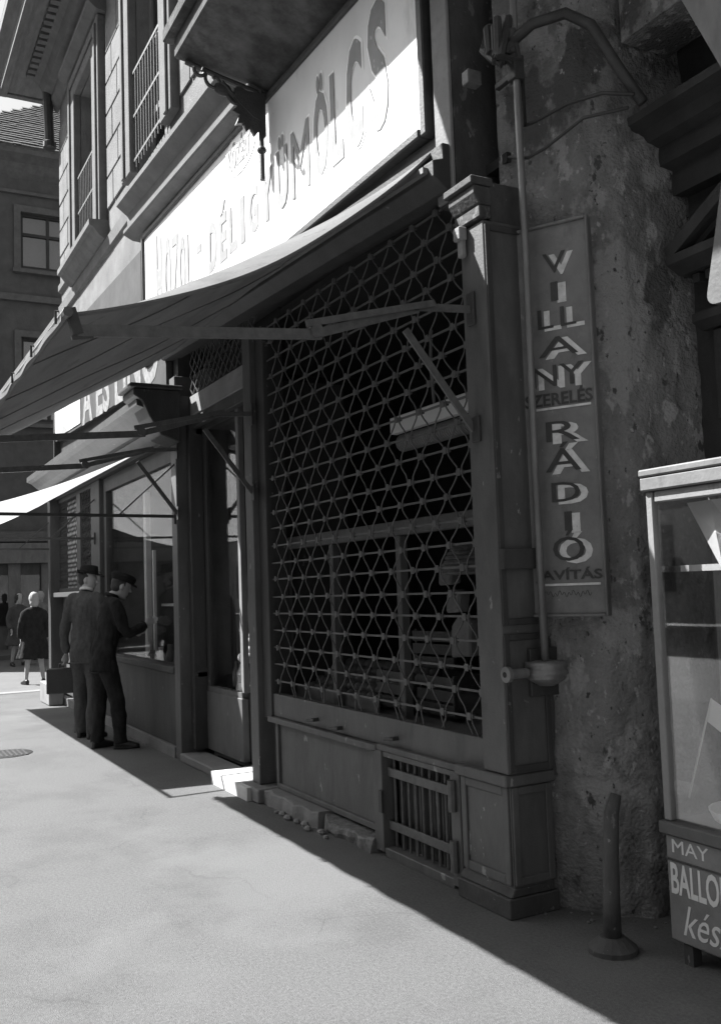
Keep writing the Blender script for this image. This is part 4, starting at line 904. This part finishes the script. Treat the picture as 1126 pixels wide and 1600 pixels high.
    if cap == 'cap':
        vs, fs = loft([((0, -.005, .048), .083, .106, XA, YA), ((0, 0, .075), .105, .13, XA, YA), ((0, .0, .10), .112, .138, XA, YA), ((0, -.005, .125), .09, .115, XA, YA), ((0, -.01, .135), .04, .05, XA, YA)], 20); cg.add([T(q) for q in vs], fs)
        vs, fs = loft([((0, .05, .05), .075, .008, XA, ZA), ((0, .13, .045), .07, .008, XA, ZA), ((0, .165, .035), .04, .006, XA, ZA)], 12); cg.add([T(q) for q in vs], fs)
    else:
        vs, fs = loft([((0, 0, .043), .15, .185, XA, YA), ((0, 0, .055), .15, .185, XA, YA), ((0, -.002, .058), .088, .11, XA, YA), ((0, -.002, .11), .083, .105, XA, YA), ((0, .0, .150), .07, .095, XA, YA), ((0, 0, .158), .03, .06, XA, YA)], 20)
        cg.add([T((q[0], q[1], q[2]+.35*abs(q[0])*(abs(q[0]) > .1))) for q in vs], fs)
    obj('cap' if cap == 'cap' else 'hat', remesh('headgear', cg, .009, 2), hm, t, local=True)
    return t, T
# man nearest the camera, looking into the window (faces +y in the street)
man('person', 'man in dark suit and flat cap leaning towards the display window', (-9.54, 2.20, 0), R(6),
    feet=[(-.14, -.06, R(12)), (.12, .10, R(-25))], knees=[(-.13, -.04, .49), (.10, .06, .49)], hips=(0, -.05, .92), chest=(0, .04, 1.32), headc=(0.02, .15, 1.585), pitch=R(-18), hyaw=R(-6),
    armL=[(-.26, .10, 1.10), (-.18, .34, 1.12)], armR=[(.27, .10, 1.09), (.20, .34, 1.20), (-.1, .9, .35)], jm=M['suit'], tm=M['suit'], cap='cap', hm=M['hat'], sc=1.0, hcurl=(.7, .8))
man('person', 'man in grey jacket and brimmed hat carrying a briefcase', (-10.42, 2.17, 0), R(48),
    feet=[(-.10, .06, R(8)), (.12, -.05, R(-20))], knees=[(-.10, .06, .50), (.11, -.01, .50)], hips=(0, 0, .95), chest=(0, .02, 1.36), headc=(0, .07, 1.645), pitch=R(-8), hyaw=R(-75),
    armL=[(-.27, -.02, 1.13), (-.28, .05, .88), (0, .05, -1)], armR=[(.26, .02, 1.10), (.24, .15, .88), (0, .2, -1)], jm=M['suit2'], tm=M['suit2'], cap='hat', hm=M['hat'], sc=1.02, hcurl=(.95, .5))
# briefcase hangs from the left hand
rz = Matrix.Rotation(R(48), 3, 'Z'); hp = Vector((-10.42, 2.17, 0))+rz @ (Vector((-.28, .055, .79))*1.02)
bc = thing('briefcase', 'black leather briefcase hanging from the hand of the man in grey', 'briefcase', (hp.x, hp.y, hp.z-.34), R(80))
obj('case', MB().prism([(-.045, 0), (.045, 0), (.05, .12), (.035, .27), (-.035, .27), (-.05, .12)], -.19, .19), M['leather'], bc, local=True, bevel=.01)
obj('handle', MB().tube([(-.06, 0, .272), (-.055, 0, .31), (0, 0, .325), (.055, 0, .31), (.06, 0, .272)], .009, 6), M['leather'], bc, local=True)
# woman in a flared coat, seen from behind
def woman(loc, rotz, label, coat, sc=1.0, scarf=True, hm=None):
    t = thing('person', label, 'person', loc, rotz); t.scale = (sc,)*3
    bg = MB(); T, rot = head(bg, (0, .03, 1.52), R(-5), 0, (0, 0, 1.38))
    vert(bg, [(0, 0, .8, .13, .1), (0, 0, .95, .15, .1), (0, 0, 1.1, .11, .08), (0, 0, 1.25, .13, .09), (0, 0, 1.34, .1, .06), (0, 0, 1.38, .05, .05)])
    for s_ in (-1, 1):
        limb(bg, [(s_*.08, 0, .85), (s_*.11, .01, .46), (s_*.15, -.02, .08)], [.075, .052, .032]); limb(bg, [(s_*.15, -.03, .06), (s_*.16, .09, .02)], [.03, .022])
        limb(bg, [(s_*.1, 0, 1.31), (s_*.16, 0, 1.29), (s_*.22, -.02, 1.03), (s_*.21, .08, .82)], [.045, .045, .032, .024]); hand(bg, (s_*.21, .08, .82), (0, .2, -1), (s_, 0, 0))
    obj('body', remesh('body', bg, .01, 3), M['skin'], t, local=True)
    cg = MB(); vert(cg, [(0, 0, .46, .31, .24), (0, 0, .62, .265, .2), (0, 0, .85, .21, .16), (0, 0, 1.02, .165, .12), (0, 0, 1.2, .175, .12), (0, 0, 1.31, .15, .09), (0, 0, 1.38, .07, .065)])
    for s_ in (-1, 1): limb(cg, [(s_*.1, 0, 1.29), (s_*.165, 0, 1.28), (s_*.235, -.02, 1.03), (s_*.22, .08, .84)], [.07, .072, .06, .055])
    me = remesh('coat', cg, .016, 4, .016, 2, 9)
    for w in me.vertices:
        if w.co.z < 1.0:
            a = math.atan2(w.co.y, w.co.x); k_ = 1+.06*math.sin(a*9)*(1.0-w.co.z)/.54; w.co.x *= k_; w.co.y *= k_
    obj('coat', me, coat, t, local=True)
    for s_ in (-1, 1):
        sg = MB(); shoe(sg, (s_*.15, -.01, 0), -s_*.2); obj('shoe', remesh('shoe', sg, .012, 2), M['leather'], t, local=True)
    hg = MB(); bq = MB().ball((0, -.02, .015), .09, .108, .115, 14, 10); hg.add([T(q) for q in bq.v], bq.f); bq = MB().ball((0, -.05, -.08), .08, .07, .07, 12, 8); hg.add([T(q) for q in bq.v], bq.f)
    obj('headscarf' if scarf else 'hair', remesh('headscarf', hg, .013, 3, .008, 1, 20), hm or M['scarf'], t, local=True)
    return t
woman((-19.0, 3.0, -.13), R(92), 'woman in dark flared coat and pale headscarf seen from behind', M['suit'], 1.06)
woman((-24.5, 3.5, -.13), R(-70), 'figure with dark hair at the left edge across the street', M['suit2'], 1.08, False, M['hair'])
woman((-26.5, 4.35, -.13), R(-80), 'bareheaded figure in pale clothes beyond the woman in headscarf', M['paintl'], 1.1, False, M['skin'])

# ------------------------------------------------------------------ street corner beyond
FB = thing('far_building', 'tile-roofed building with cornice and tall windows across the side street', 'building', (-32, 6, 0))
FX = -30.0
wz = [(4.42, 6.1, 11.7, 13.45), (7.6, 9.2, 11.7, 13.45)]
lz = [(4.42, 6.1, 6.9, 9.5), (7.6, 9.2, 6.9, 9.5)]
g = MB(); ys = [-4, 4.42, 6.1, 7.6, 9.2, 16]
for i in range(0, 6, 2): g.box(FX-.4, FX, ys[i], ys[i+1], 3.2, 15.6)
for (a, b, c, d), (_, _, e, f) in zip(wz, lz):
    g.box(FX-.4, FX, a, b, 3.2, e); g.box(FX-.4, FX, a, b, f, c); g.box(FX-.4, FX, a, b, d, 15.6)
obj('wall', g, mat('far_stucco', .10, .95, 2, .2, .2, 20, .1), FB)
obj('ground_floor', MB().box(FX-.5, FX-.05, -4, 16, 0, 3.2), M['paint'], FB)
obj('cornice', MB().add([(FX+o_, y, z) for y in (-4, 16) for o_, z in ((.0, 14.5), (.15, 14.65), (.3, 14.9), (.55, 15.1), (.55, 15.28), (0, 15.3))], [(i, i+1, i+7, i+6) for i in range(5)]), M['trim'], FB)
obj('string_course', MB().box(FX, FX+.15, -4, 16, 10.6, 10.8).box(FX, FX+.2, -4, 16, 3.2, 3.5).box(FX, FX+.1, -4, 16, 14.0, 14.1), M['trim'], FB)
g = MB()
RA = [Vector((FX+.6, 1.5, 15.3)), Vector((FX+.6, 16, 15.3)), Vector((FX-6, 16, 20.9)), Vector((FX-6, 8, 20.9))]
rf = obj('roof', MB().poly(RA, (-.15, 0, -.15)), M['tile'], FB)
tr = MB(); nr = 34; up_v = Vector((-6.6, 0, 5.6)).normalized(); nv = Vector((5.6, 0, 6.6)).normalized()
for r in range(nr):
    t = r/nr; ya = 1.5+6.5*t
    for i in range(int((9.5-ya)/.24)+1):
        q = Vector((FX+.6-6.6*t, ya+i*.24+(.12 if r % 2 else 0), 15.3+5.6*t))+nv*random.uniform(.045, .06); w_ = Vector((0, .238, 0)); l_ = up_v*(8.66/nr+.08)
        tr.add([q, q+w_, q+w_+l_-nv*.05, q+l_-nv*.05, q-nv*.04, q+w_-nv*.04], [(0, 1, 2, 3), (4, 5, 1, 0)])
obj('roof_tiles', tr, M['tile'], rf, kind='stuff')
for q in wz+lz:
    a, b, c, d = q
    w = obj('window', MB().box(FX, FX+.08, a-.2, a, c-.1, d+.2).box(FX, FX+.08, b, b+.2, c-.1, d+.2).box(FX, FX+.08, a, b, d, d+.2), M['trim'], FB)
    fr = MB()
    for y in (a, (a+b)/2-.05, b-.08): fr.box(FX-.2, FX-.12, y, y+.09, c, d)
    for z in (c, c+(d-c)*.6, d-.08): fr.box(FX-.2, FX-.11, a, b, z, z+.09)
    obj('frame', fr, M['paintd'], w); obj('pane', MB().box(FX-.17, FX-.165, a, b, c, d), M['darkglass'], w); obj('sill', MB().box(FX, FX+.22, a-.25, b+.25, c-.22, c-.101), M['trim'], w)
    obj('curtain', MB().box(FX-.35, FX-.34, a, b, c, d), M['pale'], w)
g = MB()
for i, y in enumerate((2.6, 4.0, 4.95, 6.4)): g.box(FX-.05, FX+.05, y, y+.35, .0, 3.0)
obj('shop_pillar', g, M['paintl'], FB); obj('shop_band', MB().box(FX-.049, FX+.3, -4, 16, 2.55, 3.15), M['paintl'], FB)
g = MB(); g.box(FX-.05, FX+.02, 3.4, 4.9, .7, 2.2); obj('shop_glass', g, M['darkglass'], FB)
# opposite side of the street, seen only in the panes
OB = thing('opposite_building', 'plain pale building across the street reflected in the shop panes', 'building', (-14, -17, 0))
g = MB(); g.box(-170, 14, -18, -17, 0, 13); obj('wall', g, mat('opposite_stucco', .28, .95, 2, .2, .2, 20, .1), OB)
for i in range(40):
    for z in (1.0, 5.0, 8.6):
        x = -125+i*3.4
        obj('window', MB().box(x, x+1.3, -16.999, -16.93, z, z+2.1), M['dark'], OB)

# flat dark ribbed disc on the pavement at the left edge
mh = thing('dark_disc', 'dark round disc flat on the pavement at the left', 'manhole cover', (-9.9, 1.28, 0))
obj('disc_face', MB().lathe((-9.9, 1.28, -.01), [(.26, 0), (.26, .014), (.24, .016)], 28), M['leather'], mh)
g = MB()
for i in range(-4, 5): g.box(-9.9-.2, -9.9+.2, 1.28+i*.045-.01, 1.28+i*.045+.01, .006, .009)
obj('disc_ribs', g, M['irond'], mh)
